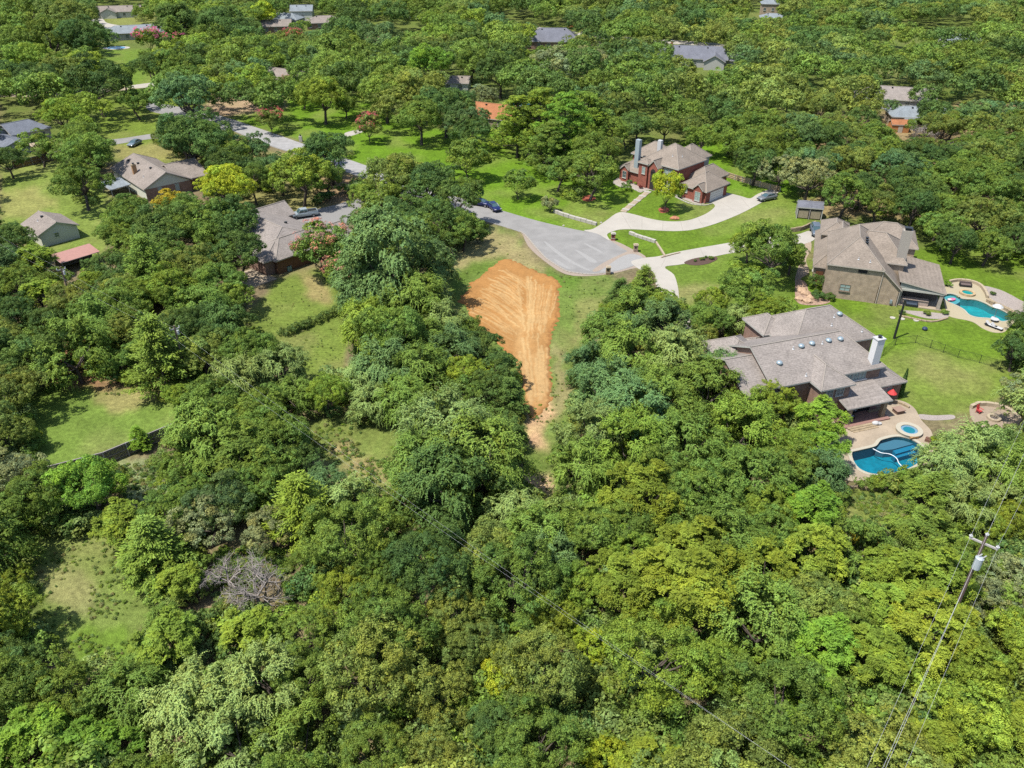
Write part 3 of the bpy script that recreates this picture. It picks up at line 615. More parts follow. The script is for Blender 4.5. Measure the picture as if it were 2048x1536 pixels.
def red_house():
    O, A = (36.7, 174.9), -46
    t = thing('house', 'red brick two storey house with white garage door at the head of the white drive', 'house', (*O, 0), math.radians(A))
    Bm = (-9.9, .7, -1.0, 9.8, 5.6, 9.2, 'x', 5.1, 5.1); roof_block(t, Bm, R_WARM, B_RED, TRIM)
    roof_block(t, (-14.6, -6.5, 1.4, 9.0, 5.58, 8.3, 'x', 3.7, 3.7), R_WARM, B_RED, TRIM)
    roof_block(t, (-7.2, -.4, 5.6, 13.4, 5.56, 8.2, 'y', 3.4, 3.3), R_WARM, SIDW, TRIM)
    roof_block(t, (-15.4, -8.6, -2.1, 7.0, 2.8, 5.2, 'y', 3.3, 3.3), R_WARM, B_RED, TRIM)
    roof_block(t, (-14.4, -11.9, -2.5, .8, 2.95, 4.0, 'y', 0, 1.2), R_WARM, B_RED, TRIM, inset=.25)
    Bg = (1.6, 8.95, -1.65, 7.2, 2.7, 5.3, 'y', 4.2, 3.6); roof_block(t, Bg, R_WARM, B_RED, TRIM)
    roof_block(t, (-.5, 5.3, 3.9, 12.6, 2.72, 5.1, 'y', 2.5, 2.9), R_WARM, B_RED, TRIM)
    roof_block(t, (5.4, 8.2, -2.1, 1.2, 2.85, 4.1, 'y', 0, 1.2), R_WARM, B_RED, TRIM, inset=.25)
    # entry bay
    roof_block(t, (-9.4, -6.4, -2.7, 0.4, 5.55, 6.2, 'y', 1.4, 1.4), R_WARM, B_RED, TRIM, inset=.3)
    roof_block(t, (-6.6, -3.7, -2.5, 1.6, 5.1, 6.7, 'y', 0, 1.), R_WARM, B_RED, TRIM, inset=.25)
    MB().box((-5.15, -2.235, 2.0), (1.35, .06, 4.0)).cyl((-5.15, -2.265, 4.0), (-5.15, -2.205, 4.0), .675, n=16).build('entry_arch', DARK, t)  # flat near-black panel stands in for the shade of the entry recess
    window(t, 's', -2.38, -7.7, 3.9, .75, 1.5, glass=BLIND)
    for x in (-2.9, -1.6): window(t, 's', -.56, x, 4.0, 1.05, 2.0, glass=BLIND)
    for x in (-2.9, -1.6): window(t, 's', -.56, x, 1.4, 1.05, 1.6, glass=BLIND)
    window(t, 's', -2.24, -13.15, 1.7, .9, 1.5); window(t, 's', -1.84, 6.8, 1.35, 1.2, 1.9, glass=BLIND); window(t, 's', -1.22, 3.2, 1.7, .9, .8, glass=BLIND)
    g = MB().box((0, 0, 1.05), (.06, 5.0, 2.1))
    gd = g.build('garage_door', M('garage_white', (.85, .83, .77), .6, .03), t, (8.54, 2.9, 0))
    for z in (.52, 1.05, 1.57): MB().box((.04, 0, z), (.02, 4.9, .03)).build('panel_joint', SCREEN_, gd)
    for (X, Y, h0, h1, w, mt) in ((*local(O, A, G(1278, 281, 9.6)), 0, 9.8, 1.1, M('chimney_bluegrey', (.34, .40, .42), .8, .06)), (*local(O, A, G(1321, 282, 9.4)), 5, 9.6, .95, PVC)):
        chimney(t, X, Y, h0, h1, w, w * .8, mt, False)
    MB().lathe((-8.9, -.6, 3.1), [(.45, 0), (.4, .35), (.2, .55), (0, .6)], 10).build('roof_vent', PVC, t)
    for px in ((-3, 1.5), (-1.5, 3.0)): roof_vent(t, Bm, *px, kind='pipe')
red_house()
def brown_house():
    O, A = (-79.04, 168.88), 42
    t = thing('house', 'single storey house with cream gable and brown roof above the left lawn', 'house', (*O, 0), math.radians(A))
    Bm = (-.3, 10.6, 0, 20.4, 2.8, 5.5, 'y', 0, 1.5); roof_block(t, Bm, R_BROWN, SIDING, TRIMT)
    MB().box((5.15, .405, 1.3), (10.1, .05, 2.6)).build('brick_course', B_ROSE, t)
    roof_block(t, (7.5, 14.8, .75, 14.0, 2.78, 5.0, 'x', 0, 0), R_BROWN, B_ROSE, TRIMT)
    for x in (3.2, 7.0): window(t, 's', .37, x, 1.75, .75, 1.4, glass=BLIND)
    chimney(t, 1.7, 9.6, 3, 5.6, .9, .7, M('brick_orange', (.45, .26, .13), .9, .2), True, STONE)
    for px in ((3.2, 17.2), (3.7, 12.6), (4.2, 6.4)): roof_vent(t, Bm, *px, kind='box')
    roof_vent(t, Bm, 1.9, 5.2, 'pipe'); roof_vent(t, Bm, 2.6, 18.6, 'pipe')
    shed_roof(t, -5.2, -.7, 6.6, 13.4, 2.2, 2.5, 2.5, 2.2, R_PALE, TRIM)
    for x, y in ((-4.9, 7), (-4.9, 13), (-1.2, 7)): MB().box((x, y, 1.05), (.15, .15, 2.1)).build('post', TRIM, t)
brown_house()
def mid_house():
    O, A = (-41.5, 130.76), 48
    t = thing('house', 'single storey taupe roofed house in the trees behind the parked pickup truck', 'house', (*O, 0), math.radians(A))
    Bm = (-1.8, 14.4, .9, 22.6, 2.8, 5.6, 'y', 5.5, 6); roof_block(t, Bm, R_TAUPE, B_ROSE, TRIMT)
    roof_block(t, (0, 14.1, -.1, 8, 2.78, 4.9, 'x', 3.8, 3.6), R_TAUPE, WOODB, TRIMT)
    roof_block(t, (9.5, 17.4, -.25, 7.3, 2.76, 4.5, 'x', 2, 0), R_TAUPE, WOODB, TRIMT)
    roof_block(t, (6, 16.2, 17.0, 23.4, 2.82, 4.8, 'x', 2, 0), R_TAUPE, B_ROSE, TRIMT)
    chimney(t, 1.6, 13.4, 3, 5.6, .9, .8, B_ROSE)
    for px in ((6.0, 15.2), (9.5, 10.2), ): roof_vent(t, Bm, *px, kind='box')
    roof_vent(t, Bm, 4.4, 11.5, 'pipe')
    MB().box((-3.4, 2.4, .06), (5, 7, .12)).build('patio_floor', CONC_T, t)
mid_house()
a = thing('air_conditioner', 'green grey air conditioning unit beside the brown wall behind the crape myrtles', 'air conditioner', G3(578, 541))
MB().box((0, 0, .45), (.85, .85, .9), rz=.8, bev=.04).build('cabinet', M('ac', (.20, .30, .28), .5), a); MB().cyl((0, 0, .9), (0, 0, .94), .32, n=12).build('fan_grille', BLK, a)
def cream_shed():
    O, A = (-89.3, 143.05), 47
    t = thing('shed', 'cream gable shed with one small window on the left lawn', 'shed', (*O, 0), math.radians(A))
    B = (0, 7.7, 0, 8.9, 2.6, 4.25, 'y', 0, 0); roof_block(t, B, R_BROWN, SIDING, M('trim_lime', (.48, .50, .34), .7), inset=.4)
    window(t, 's', .38, 3.3, 1.75, .8, .85, frame=SIDING, glass=GLASS, sill=False)
    roof_vent(t, B, 3.2, 5.6, 'box'); roof_vent(t, B, 2.2, 5.2, 'pipe')
    MB().box((0, 0, 1.0), (.06, 2.2, 2.0)).build('door', TRIM, t, (.37, 5.5, 0))
cream_shed()
t = thing('open_shed', 'low open shed with faded pink metal roof below the cream shed', 'shed', (-79.54, 131.28, 0), math.radians(49))
shed_roof(t, 0, 7.0, 0, 3.9, 2.2, 2.2, 2.7, 2.7, R_PINK, TRIM, .1)
for x in (.25, 3.4, 6.7):
    for y in (.3, 3.6): MB().box((x, y, 1.05), (.14, .14, 2.1)).build('post', SCREEN_, t)
MB().box((3.5, 3.68, 1.0), (6.6, .06, 2.0)).build('back_wall', SCREEN_, t)
def white_house():
    O, A = (-130.2, 211.25), 50.6
    t = thing('house', 'slate roofed white house cut off by the left edge behind a board fence', 'house', (*O, 0), math.radians(A))
    roof_block(t, (0, 10.5, 0, 9.4, 2.8, 4.9, 'x', 0, 3.5), R_SLATE, SIDW, TRIM); roof_block(t, (-8, 2.2, 3.0, 17.5, 2.82, 5.4, 'y', 0, 0), R_SLATE, SIDW, TRIM)
    roof_block(t, (-14, -3, 12, 22, 2.84, 5.2, 'x', 0, 0), R_SLATE, SIDW, TRIM); roof_block(t, (-6, 1, -9, 4, 2.4, 3.5, 'y', 0, 0), R_SLATE, SIDW, TRIM)
    for x in (2, 5, 8): window(t, 's', .4, x, 1.5, 1.0, 1.1)
    MB().box((5, -2.2, .05), (9, 3.6, .1)).build('patio_floor', CONC_T, t)
white_house()
def far_house(px, py, eave, L, Wd, ang, rise, roof, wall, label, kind='hip', extra=None, trim=None):
    x, y = G(px, py, eave); t = thing('house', label, 'house', (x, y, 0), math.radians(ang)); k = min(L, Wd) / 2 * .95 if kind == 'hip' else 0
    B = (-L / 2, L / 2, -Wd / 2, Wd / 2, eave, eave + rise, 'x', k, k); roof_block(t, B, roof, wall, trim or TRIM)
    if extra: roof_block(t, extra[:4] + (eave - .05, eave + extra[4], extra[5], extra[6], extra[6]), roof, wall, trim or TRIM)
    for q in range(int(L // 4)): window(t, 's', -Wd / 2 + .4, -L / 2 + 2 + q * 4, eave * .55, 1.1, 1.2)
    roof_vent(t, B, L * .2, -.8, 'box'); roof_vent(t, B, -L * .2, -.8, 'box'); return t
t = far_house(270, 62, 2.8, 26, 11, 18, 2.4, R_PALE, SIDW, 'long pale grey roofed ranch house behind the small upper left pool', 'hip'); shed_roof(t, 1, 9, -8.5, -5.3, 2.5, 2.5, 2.9, 2.9, R_PALE, TRIM)
far_house(238, 21, 2.8, 22, 10, 12, 2.2, R_BROWN, SIDING, 'brown roofed ranch house at the top left above a mown lawn', 'gable', (-8, 0, -7, 0, 1.8, 'y', 0))
far_house(546, 50, 2.8, 17, 9, 8, 2.3, R_BROWN, B_ROSE, 'small brown gable house in the trees at upper left centre', 'gable')
far_house(571, 36, 2.8, 16, 9, -14, 2.2, R_PALE, SIDW, 'pale grey roof peeping out behind the small brown gable house', 'hip')
far_house(604, 20, 5.2, 11, 8, 4, 2.2, R_PALE, SIDING, 'two storey pale roofed house near the top edge', 'gable')
far_house(649, 42, 2.8, 17, 11, 12, 2.3, R_BROWN, B_ROSE, 'brown hip roofed house just right of the two storey pale roofed one', 'hip')
far_house(566, 152, 2.8, 20, 10, -28, 2.4, R_BROWN, SIDW, 'half hidden brown roof behind the pink bush above the road', 'gable')
t = far_house(1106, 78, 3.0, 23, 13, -4, 4.2, R_GREY, B_ROSE, 'blue grey steep hip roofed house in the wood at top centre', 'hip'); chimney(t, -11.5, 1, 0, 7.6, 1, .9, B_ROSE)
t = far_house(1385, 112, 3.0, 26, 11, -12, 3.6, R_GREY, SIDW, 'blue grey gable roofed house with red chimney right of top centre', 'gable', (4, 12, -10, 3, 2.2, 'y', 0)); chimney(t, -8, 0, 4, 8.0, .8, .8, B_RED); roof_block(t, (10, 19, -4, 4, 2.6, 4.4, 'x', 0, 0), R_GREY, SIDW, TRIM)
far_house(1806, 192, 3.0, 18, 12, -18, 2.6, R_TAUPE, SIDW, 'taupe roofed house among the oaks at right behind the orange sheds', 'gable', (-14, -5, -5, 5, 2.0, 'y', 0))
far_house(1850, 228, 2.8, 20, 9, -8, 2.0, R_PALE, B_TAN, 'low pale roof shaded by oaks just in front of the taupe roofed house', 'hip')
far_house(1540, 6, 5.5, 9, 8, -10, 2.4, R_PALE, B_TAN, 'tall tan walled house with pale roof at the top edge right of centre', 'hip')
far_house(1545, 34, 2.8, 12, 8, -10, 1.6, R_PALE, B_TAN, 'low pale roof directly below the tall tan walled house', 'hip')
far_house(1920, 78, 2.8, 15, 8, 4, 2.0, R_PALE, SIDW, 'small pale house among trees near the upper right corner', 'gable')
far_house(992, 228, 2.8, 13, 11, -24, 2.8, R_ORANGE, B_TAN, 'orange tile roofed house under the oaks in the upper middle', 'gable', (-13, -3, -3, 7, 1.6, 'x', 0))
far_house(914, 162, 2.6, 9, 7, -6, 1.6, R_BROWN, SIDING, 'small cream walled barn behind the orange tile roofed house', 'gable')
far_house(14, 16, 2.8, 14, 9, 12, 2.0, R_BROWN, B_ROSE, 'reddish roof at the extreme upper left corner', 'gable')
def small_building(name, px, py, L, Wd, h, ang, roof, wall, label, cat='shed'):
    x, y = G(px, py); t = thing(name, label, cat, (x, y, 0), math.radians(ang)); roof_block(t, (-L / 2, L / 2, -Wd / 2, Wd / 2, h, h + .9, 'x', 0, 0), roof, wall, TRIMT, inset=.2)
    MB().box((0, 0, 1), (1.2, .06, 2)).build('door', TRIMT, t, (0, -Wd / 2 + .17, 0)); return t
small_building('garden_shed', 1795, 262, 5, 4, 2.2, -6, R_ORANGE, M('orange_wall', (.5, .22, .08), .8, .2), 'orange painted shed among the oaks at right')
small_building('garden_shed', 1815, 258, 3, 3, 2.0, -6, R_PALE, SIDING, 'pale green garden shed touching the orange one')
small_building('garden_shed', 1930, 104, 6, 4, 2.2, 5, R_ORANGE, SIDING, 'little orange roofed shed near the upper right corner')
# grey pavilion
x, y = G(1616, 434); t = thing('pavilion', 'small grey shed with tan front panels on the grass behind the two storey house', 'pavilion', (x, y, 0), math.radians(-14))
roof_block(t, (-2.6, 2.6, -1.6, 1.9, 2.5, 3.3, 'x', 0, 0), R_GREY, SCREEN_, TRIM, walls=False)
for xx in (-2.4, 0, 2.4):
    for yy in (-1.4, 1.7): MB().box((xx, yy, 1.15), (.18, .18, 2.3)).build('post', TRIM if xx else BARK_PALE, t)
MB().box((0, 1.6, 1.15), (4.7, .08, 2.3)).build('back_wall', SCREEN_, t)
for xx in (-1.2, 1.2): MB().box((xx, -1.36, 1.05), (1.9, .06, 1.7)).build('front_panel', M('tan_screen', (.34, .28, .19), .9, .2, 3), t)
MB().box((-2.4, .15, 1.15), (.08, 2.8, 2.3)).build('side_wall', SCREEN_, t); MB().box((2.4, .15, 1.15), (.08, 2.8, 2.3)).build('side_wall', SCREEN_, t); MB().box((0, 1.0, .45), (4.2, .8, .1)).build('bench_seat', BARK_PALE, t)
# ------------------------------------------------------------------ tree prototypes
def rdir(rng, n):
    v = rng.normal(size=(n, 3)); return v / np.linalg.norm(v, axis=1, keepdims=True)
def nrm(v): return v / (np.linalg.norm(v, axis=-1, keepdims=True) + 1e-9)
def leaves(C, Nn, D, ln, wd, bright, hue, rng, fold=.18):
    """kite shaped leaf faces: centres, normals, long axis"""
    n = len(C); Nn = nrm(Nn); D = nrm(D - Nn * np.sum(D * Nn, 1, keepdims=True)); Sd = np.cross(Nn, D)
    ln = np.broadcast_to(ln, (n,))[:, None]; wd = np.broadcast_to(wd, (n,))[:, None]
    V = np.stack([C - D * ln * .5, C + Sd * wd * .5 + Nn * wd * fold + D * ln * .1, C + D * ln * .5, C - Sd * wd * .5 + Nn * wd * fold + D * ln * .1], 1).reshape(-1, 3)
    F = np.arange(4 * n).reshape(-1, 4)
    col = np.stack([bright, hue, np.zeros(n), np.ones(n)], 1).repeat(4, 0)
    return V, F, col
def join(parts):
    V = []; F = []; Cc = []; o = 0
    for v, f, c in parts: V.append(v); F.append(f + o); Cc.append(c); o += len(v)
    return np.concatenate(V), np.concatenate(F), np.concatenate(Cc)
def clumpy(rng, cen, rad, nsub, nleaf, subr, leaf, asp=.62, flat=.75, up=.45, bmean=None, bvar=.2, hvar=.25, jit=.55, core=True):
    """lobes -> sub clumps -> leaves"""
    out = []
    L = len(cen)
    lob_b = 1 + rng.normal(size=L) * bvar * .5; lob_h = np.clip(.5 + rng.normal(size=L) * hvar, 0, 1)
    mid = cen.mean(0)
    d = rdir(rng, L * nsub).reshape(L, nsub, 3); outd = nrm(cen - mid + [0, 0, .3])[:, None, :]
    d = nrm(d + outd * .75 + np.array([0, 0, up])); sc = cen[:, None, :] + d * rad[:, None, None] * np.array([1, 1, flat]) * rng.uniform(.72, 1.02, (L, nsub, 1))
    sb = (lob_b[:, None] + rng.normal(size=(L, nsub)) * bvar * .5); sh = np.clip(lob_h[:, None] + rng.normal(size=(L, nsub)) * .12, 0, 1)
    sc = sc.reshape(-1, 3); sd = d.reshape(-1, 3); sb = sb.reshape(-1); sh = sh.reshape(-1); K = len(sc)
    e = rdir(rng, K * nleaf).reshape(K, nleaf, 3); e = nrm(e + sd[:, None] * .7 + np.array([0, 0, .35]))
    sr = (subr * rng.uniform(.7, 1.3, K))[:, None, None]
    lc = (sc[:, None] + e * sr * rng.uniform(.55, 1.1, (K, nleaf, 1)) * np.array([1, 1, .8])).reshape(-1, 3)
    n = len(lc); nn = nrm(e.reshape(-1, 3) + rdir(rng, n) * jit); dd = rdir(rng, n) + e.reshape(-1, 3) * .3
    b = np.repeat(sb, nleaf) * (1 + rng.normal(size=n) * .13); h = np.clip(np.repeat(sh, nleaf) + rng.normal(size=n) * .1, 0, 1)
    s = leaf * rng.uniform(.7, 1.3, n)
    out.append(leaves(lc, nn, dd, s, s * asp, np.clip(b, .35, 1.9), h, rng))
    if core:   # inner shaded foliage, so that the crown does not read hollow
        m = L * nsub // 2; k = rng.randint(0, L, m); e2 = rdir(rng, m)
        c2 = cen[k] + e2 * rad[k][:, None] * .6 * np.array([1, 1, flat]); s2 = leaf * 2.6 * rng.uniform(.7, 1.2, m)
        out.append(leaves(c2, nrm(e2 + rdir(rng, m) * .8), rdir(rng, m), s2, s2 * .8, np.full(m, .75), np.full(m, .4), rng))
    return out
def dome(rng, n, R, Hc, flat=.7, low=-.15, fill=.55, rr=(.2, .3)):
    """lobe centres spread through a dome of radius R, middle height Hc"""
    d = rdir(rng, n * 3); d = d[d[:, 2] > low][:n]; n = len(d)
    r = R * rng.uniform(fill, .86, n) * (1 + .12 * np.sin(3 * np.arctan2(d[:, 1], d[:, 0]) + rng.rand() * 6))
    c = d * r[:, None]; c[:, 2] = c[:, 2] * flat + Hc
    return c, R * rng.uniform(*rr, n)
def tubes(mesh_name, segs, mat, n=6):
    """segs: list of (points, radii)"""
    V = []; F = []; o = 0
    for P, Rr in segs:
        P = np.asarray(P, float)
        T = np.gradient(P, axis=0); T = nrm(T)
        for i in range(len(P)):
            a = np.cross(T[i], [0.3, .9, .2]); a /= np.linalg.norm(a) + 1e-9; b = np.cross(T[i], a)
            for k in range(n):
                t = 2 * math.pi * k / n; V.append(P[i] + Rr[i] * (a * math.cos(t) + b * math.sin(t)))
        for i in range(len(P) - 1):
            for k in range(n): F.append((o + i * n + k, o + i * n + (k + 1) % n, o + (i + 1) * n + (k + 1) % n, o + (i + 1) * n + k))
        o += len(P) * n
    return mesh_np(mesh_name, V, F, mat, smooth=True)
def curve_pts(rng, a, b, k=4, wob=.12):
    a = np.asarray(a, float); b = np.asarray(b, float); L = np.linalg.norm(b - a); P = [a + (b - a) * t for t in np.linspace(0, 1, k)]
    for i in range(1, k - 1): P[i] = P[i] + rng.normal(size=3) * L * wob * .5 + np.array([0, 0, -.06 * L])
    return P
def trunk_mesh(rng, targets, base_r, fork_h, lean=.3, mat=None, name='trunk'):
    f = np.array([rng.normal() * lean, rng.normal() * lean, fork_h]); segs = [([(0, 0, -.15), (f[0] * .3, f[1] * .3, fork_h * .4), f], [base_r * 1.35, base_r, base_r * .85])]
    for t in targets:
        P = curve_pts(rng, f, t, 4); segs.append((P, [base_r * .6, base_r * .42, base_r * .25, base_r * .08]))
    return tubes(name, segs, mat or BARK)
PR = {}
def proto(kind, i, R, H, crown, trunk): PR.setdefault(kind, []).append((R, H, crown, trunk))
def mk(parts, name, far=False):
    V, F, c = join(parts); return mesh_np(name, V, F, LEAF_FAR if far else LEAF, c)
def make_protos():
    # broad oaks, radius 5, height ~8
    for i in range(6):
        rng = np.random.RandomState(100 + i); cen, rad = dome(rng, 44, 5, 4.9, (.62, .75, .55, .68, .8, .6)[i], -.2, .35, (.18, .31)); cen = cen * np.array([1 + .16 * rng.normal(), 1 + .16 * rng.normal(), 1])
        c = mk(clumpy(rng, cen, rad, 16, 34, .42, .19, bvar=.25), 'oak_crown'); tg = cen[rng.choice(len(cen), 10, False)]
        proto('oak', i, 5., 8.4, c, trunk_mesh(rng, tg, .26, 2.4))
    # open irregular oaks with gaps
    for i in range(3):
        rng = np.random.RandomState(140 + i); cen, rad = dome(rng, 36, 5, 5.0, .66, -.2, .42, (.18, .28))
        c = mk(clumpy(rng, cen, rad, 15, 30, .45, .24, bvar=.25, core=False), 'open_crown'); tg = cen[rng.choice(len(cen), 14, False)]
        proto('open', i, 5., 8.6, c, trunk_mesh(rng, tg, .24, 2.6, .5))
    # tight crowned woodland trees: many fine knobs
    for i in range(3):
        rng = np.random.RandomState(180 + i); cen, rad = dome(rng, 70, 5, 5.6, .72, -.3, .45, (.14, .21))
        c = mk(clumpy(rng, cen, rad, 13, 30, .36, .165, bvar=.24, hvar=.25), 'knobby_crown'); tg = cen[rng.choice(len(cen), 10, False)]
        proto('knobby', i, 5., 9.4, c, trunk_mesh(rng, tg, .22, 3.2))
    # vine covered trees: drooping strands over a lumpy dome reaching the ground
    for i in range(3):
        rng = np.random.RandomState(200 + i); cen, rad = dome(rng, 40, 4.6, 4.6, .95, -.75, .5, (.2, .32)); P = clumpy(rng, cen, rad, 12, 24, .45, .27, asp=.8, bvar=.18, hvar=.12)
        ns = 520; ph = rng.uniform(0, 2 * math.pi, ns); th = np.arccos(rng.uniform(.0, 1, ns)); CC = []; DD = []; NN = []; BB = []; SS = []
        for k in range(ns):
            j = rng.randint(len(cen)); o = nrm(cen[j] - np.array([0, 0, 4.2])); st = cen[j] + nrm(o + rdir(rng, 1)[0] * .8 + [0, 0, .5]) * rad[j] * 1.08
            dr = nrm(o * np.array([1, 1, .2]) + rdir(rng, 1)[0] * .6); p = st.copy(); m = rng.randint(8, 17); vel = dr * .13 + np.array([0, 0, .07])
            for q in range(m):
                CC.append(p + rng.normal(size=3) * .035); DD.append(vel + rng.normal(size=3) * .09); NN.append(o + [0, 0, .7] + rng.normal(size=3) * .4); BB.append(1.14 + .36 * rng.rand()); SS.append(.21 * (1 - .4 * q / m))
                p = p + vel; vel = vel + np.array([0, 0, -.028]) + rng.normal(size=3) * .012; vel = vel / np.linalg.norm(vel) * .13
        n = len(CC); P.append(leaves(np.array(CC), np.array(NN), np.array(DD), np.array(SS), np.array(SS) * .8, np.array(BB), np.clip(.4 + rng.normal(size=n) * .14, 0, 1), rng))
        proto('vine', i, 5., 9.2, mk(P, 'vine_crown'), trunk_mesh(rng, cen[rng.choice(len(cen), 8, False)], .24, 2.2))
    # cedars: feathery upswept sprays in tiers
    for i in range(3):
        rng = np.random.RandomState(240 + i); CC = []; DD = []; NN = []; BB = []; HH = []; segs = [([(0, 0, -.1), (.1, 0, 4), (0, .1, 8.6)], [.2, .13, .03])]
        for z in np.arange(.9, 8.6, .30):
            for a in rng.uniform(0, 6.28, 7):
                Lb = (3.9 * (1 - (z / 9.2) ** 1.4) + .25) * rng.uniform(.7, 1.08); o = np.array([math.cos(a), math.sin(a), .12]); hb = rng.rand() * .5
                if rng.rand() < .3: segs.append(([(0, 0, z), o * Lb * .5 + [0, 0, z], o * Lb * .9 + [0, 0, z + .2]], [.04, .03, .01]))
                for s in np.linspace(.35, 1, max(3, int(Lb * 2.6))):
                    p = o * Lb * s + [0, 0, z + .35 * s * s]; w = .62 * (1.15 - s * .5)
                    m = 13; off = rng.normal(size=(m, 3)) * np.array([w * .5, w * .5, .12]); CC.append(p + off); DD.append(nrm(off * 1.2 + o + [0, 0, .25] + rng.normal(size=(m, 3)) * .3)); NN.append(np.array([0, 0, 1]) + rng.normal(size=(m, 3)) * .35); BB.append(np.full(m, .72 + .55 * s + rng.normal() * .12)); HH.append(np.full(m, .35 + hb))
        CC, DD, NN, BB, HH = [np.concatenate(q) for q in (CC, DD, NN, BB, HH)]; s = .34 * rng.uniform(.7, 1.3, len(CC))
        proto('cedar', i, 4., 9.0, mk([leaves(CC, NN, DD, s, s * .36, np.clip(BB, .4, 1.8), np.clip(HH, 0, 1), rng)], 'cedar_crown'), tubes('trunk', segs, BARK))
    # pines: tall bare stem, whorls of round tufts
    for i in range(2):
        rng = np.random.RandomState(260 + i); cen = []; rad = []; segs = [([(0, 0, -.1), (.1, 0, 7), (0, 0, 14)], [.3, .2, .05])]
        for z in np.arange(2.8, 14, .7):
            for a in rng.uniform(0, 6.28, 5):
                Lb = (4.0 * (1 - (max(z - 4, 0) / 11.) ** 1.3) + .5) * rng.uniform(.6, 1.1); o = np.array([math.cos(a), math.sin(a), .15]); segs.append(([(0, 0, z), o * Lb * .6 + [0, 0, z - .1], o * Lb + [0, 0, z + .3]], [.07, .05, .02]))
                for s in (.55, .85, 1.05): cen.append(o * Lb * s + [0, 0, z + .3 * s] + rng.normal(size=3) * .15); rad.append(rng.uniform(.7, 1.05))
        proto('pine', i, 4.2, 14.3, mk(clumpy(rng, np.array(cen), np.array(rad), 7, 22, .35, .30, asp=.3, flat=.6, bvar=.25, core=False), 'pine_crown'), tubes('trunk', segs, BARK))
    # feathery fronds (pecan / tree of heaven)
    for i in range(2):
        rng = np.random.RandomState(280 + i); cen, rad = dome(rng, 34, 4.6, 5.0, .75, -.3, .5, (.18, .26)); CC = []; DD = []; NN = []; BB = []; HH = []
        for k in range(len(cen)):
            o = nrm(cen[k] - np.array([0, 0, 3.6])); hk = rng.uniform(.3, .9); bk = rng.uniform(.8, 1.2)
            for q in range(9):
                st = cen[k] + rdir(rng, 1)[0] * rad[k] * .8; br = bk * rng.uniform(.85, 1.2)
                for r_ in range(7):
                    dr = nrm(rdir(rng, 1)[0] + o * .8 + [0, 0, .3]); v = dr * .16; p = st.copy(); side = np.cross(dr, [0, 0, 1])
                    for s in range(6):
                        for sg in (-1, 1): CC.append(p + side * sg * .12); DD.append(side * sg + v * 3); NN.append(np.array([0, 0, 1]) + dr * .4 + rng.normal(size=3) * .2); BB.append(br); HH.append(hk)
                        p = p + v; v = v + [0, 0, -.025]
        CC, DD, NN = [np.array(q) for q in (CC, DD, NN)]; n = len(CC); s = .25 * rng.uniform(.8, 1.2, n)
        P = [leaves(CC, NN, DD, s, s * .42, np.clip(np.array(BB) + rng.normal(size=n) * .08, .4, 1.8), np.array(HH), rng)] + clumpy(rng, cen, rad * .8, 4, 12, .4, .3, bvar=.1, core=True)
        proto('frond', i, 5., 8.6, mk(P, 'frond_crown'), trunk_mesh(rng, cen[rng.choice(len(cen), 9, False)], .2, 2.6))
    # shrubs
    for i in range(3):
        rng = np.random.RandomState(300 + i); cen, rad = dome(rng, 16, 1.5, .9, .7, -.2, .3, (.3, .42))
        proto('shrub', i, 1.5, 2.1, mk(clumpy(rng, cen, rad, 10, 20, .28, .17, bvar=.2), 'shrub_foliage'), trunk_mesh(rng, cen[:5], .05, .3))
    # round yard tree and crape myrtle share a vase shape
    for i in range(2):
        rng = np.random.RandomState(320 + i); cen, rad = dome(rng, 42, 3.6, 3.8, .8, -.35, .42, (.2, .31)); c = mk(clumpy(rng, cen, rad, 12, 26, .36, .20, bvar=.25, hvar=.35), 'round_crown')
        k = np.argsort(-cen[:, 2] - rng.rand(len(cen)) * 1.2)[:17]; bc = cen[k] + nrm(cen[k] - [0, 0, 3]) * rad[k][:, None] * .75
        bl = mk(clumpy(rng, bc, rad[k] * .85, 9, 12, .30, .15, bvar=.2, core=False), 'blossom')
        tr = trunk_mesh(rng, cen[rng.choice(len(cen), 9, False)], .11, 1.2, .2); proto('round', i, 3.8, 6.6, c, tr); PR.setdefault('blossom', []).append(bl)
    # slim columnar cypress
    rng = np.random.RandomState(340); zz = rng.uniform(.2, 6.6, 3800); rr = .62 * (1 - (zz / 7.) ** 2.2) * rng.uniform(.6, 1.05, 3800); a = rng.uniform(0, 6.28, 3800); o = np.stack([np.cos(a), np.sin(a), a * 0], 1)
    C = o * rr[:, None]; C[:, 2] = zz; proto('column', 0, .7, 6.9, mk([leaves(C, o + rdir(rng, 3800) * .5, rdir(rng, 3800) * .4 + [0, 0, 1], .3, .13, np.clip(1 + rng.normal(size=3800) * .2, .5, 1.6), np.full(3800, .4), rng)], 'column_crown'), tubes('trunk', [([(0, 0, -.1), (0, 0, 3), (0, 0, 6.7)], [.09, .06, .01])], BARK))
    # bare dead crowns
    for i in range(2):
        rng = np.random.RandomState(360 + i); segs = []
        def grow(p, d, L, r, lv):
            k = 4; P = [p]; v = d.copy()
            for q in range(k): v = nrm(v + rng.normal(size=3) * .22 + [0, 0, -.03]); P.append(P[-1] + v * L / k)
            segs.append((P, np.linspace(r, r * .55, k + 1)))
            if lv:
                for q in range(4 if lv > 1 else 5):
                    b = P[rng.randint(2, k + 1)]; grow(b, nrm(v + rng.normal(size=3) * .75), L * rng.uniform(.55, .8), r * .5, lv - 1)
        for q in range(8): grow(np.array([0, 0, 1.2]), nrm(np.array([math.cos(q * .8), math.sin(q * .8), .35 + rng.rand() * .8])), 2.2, .12, 3)
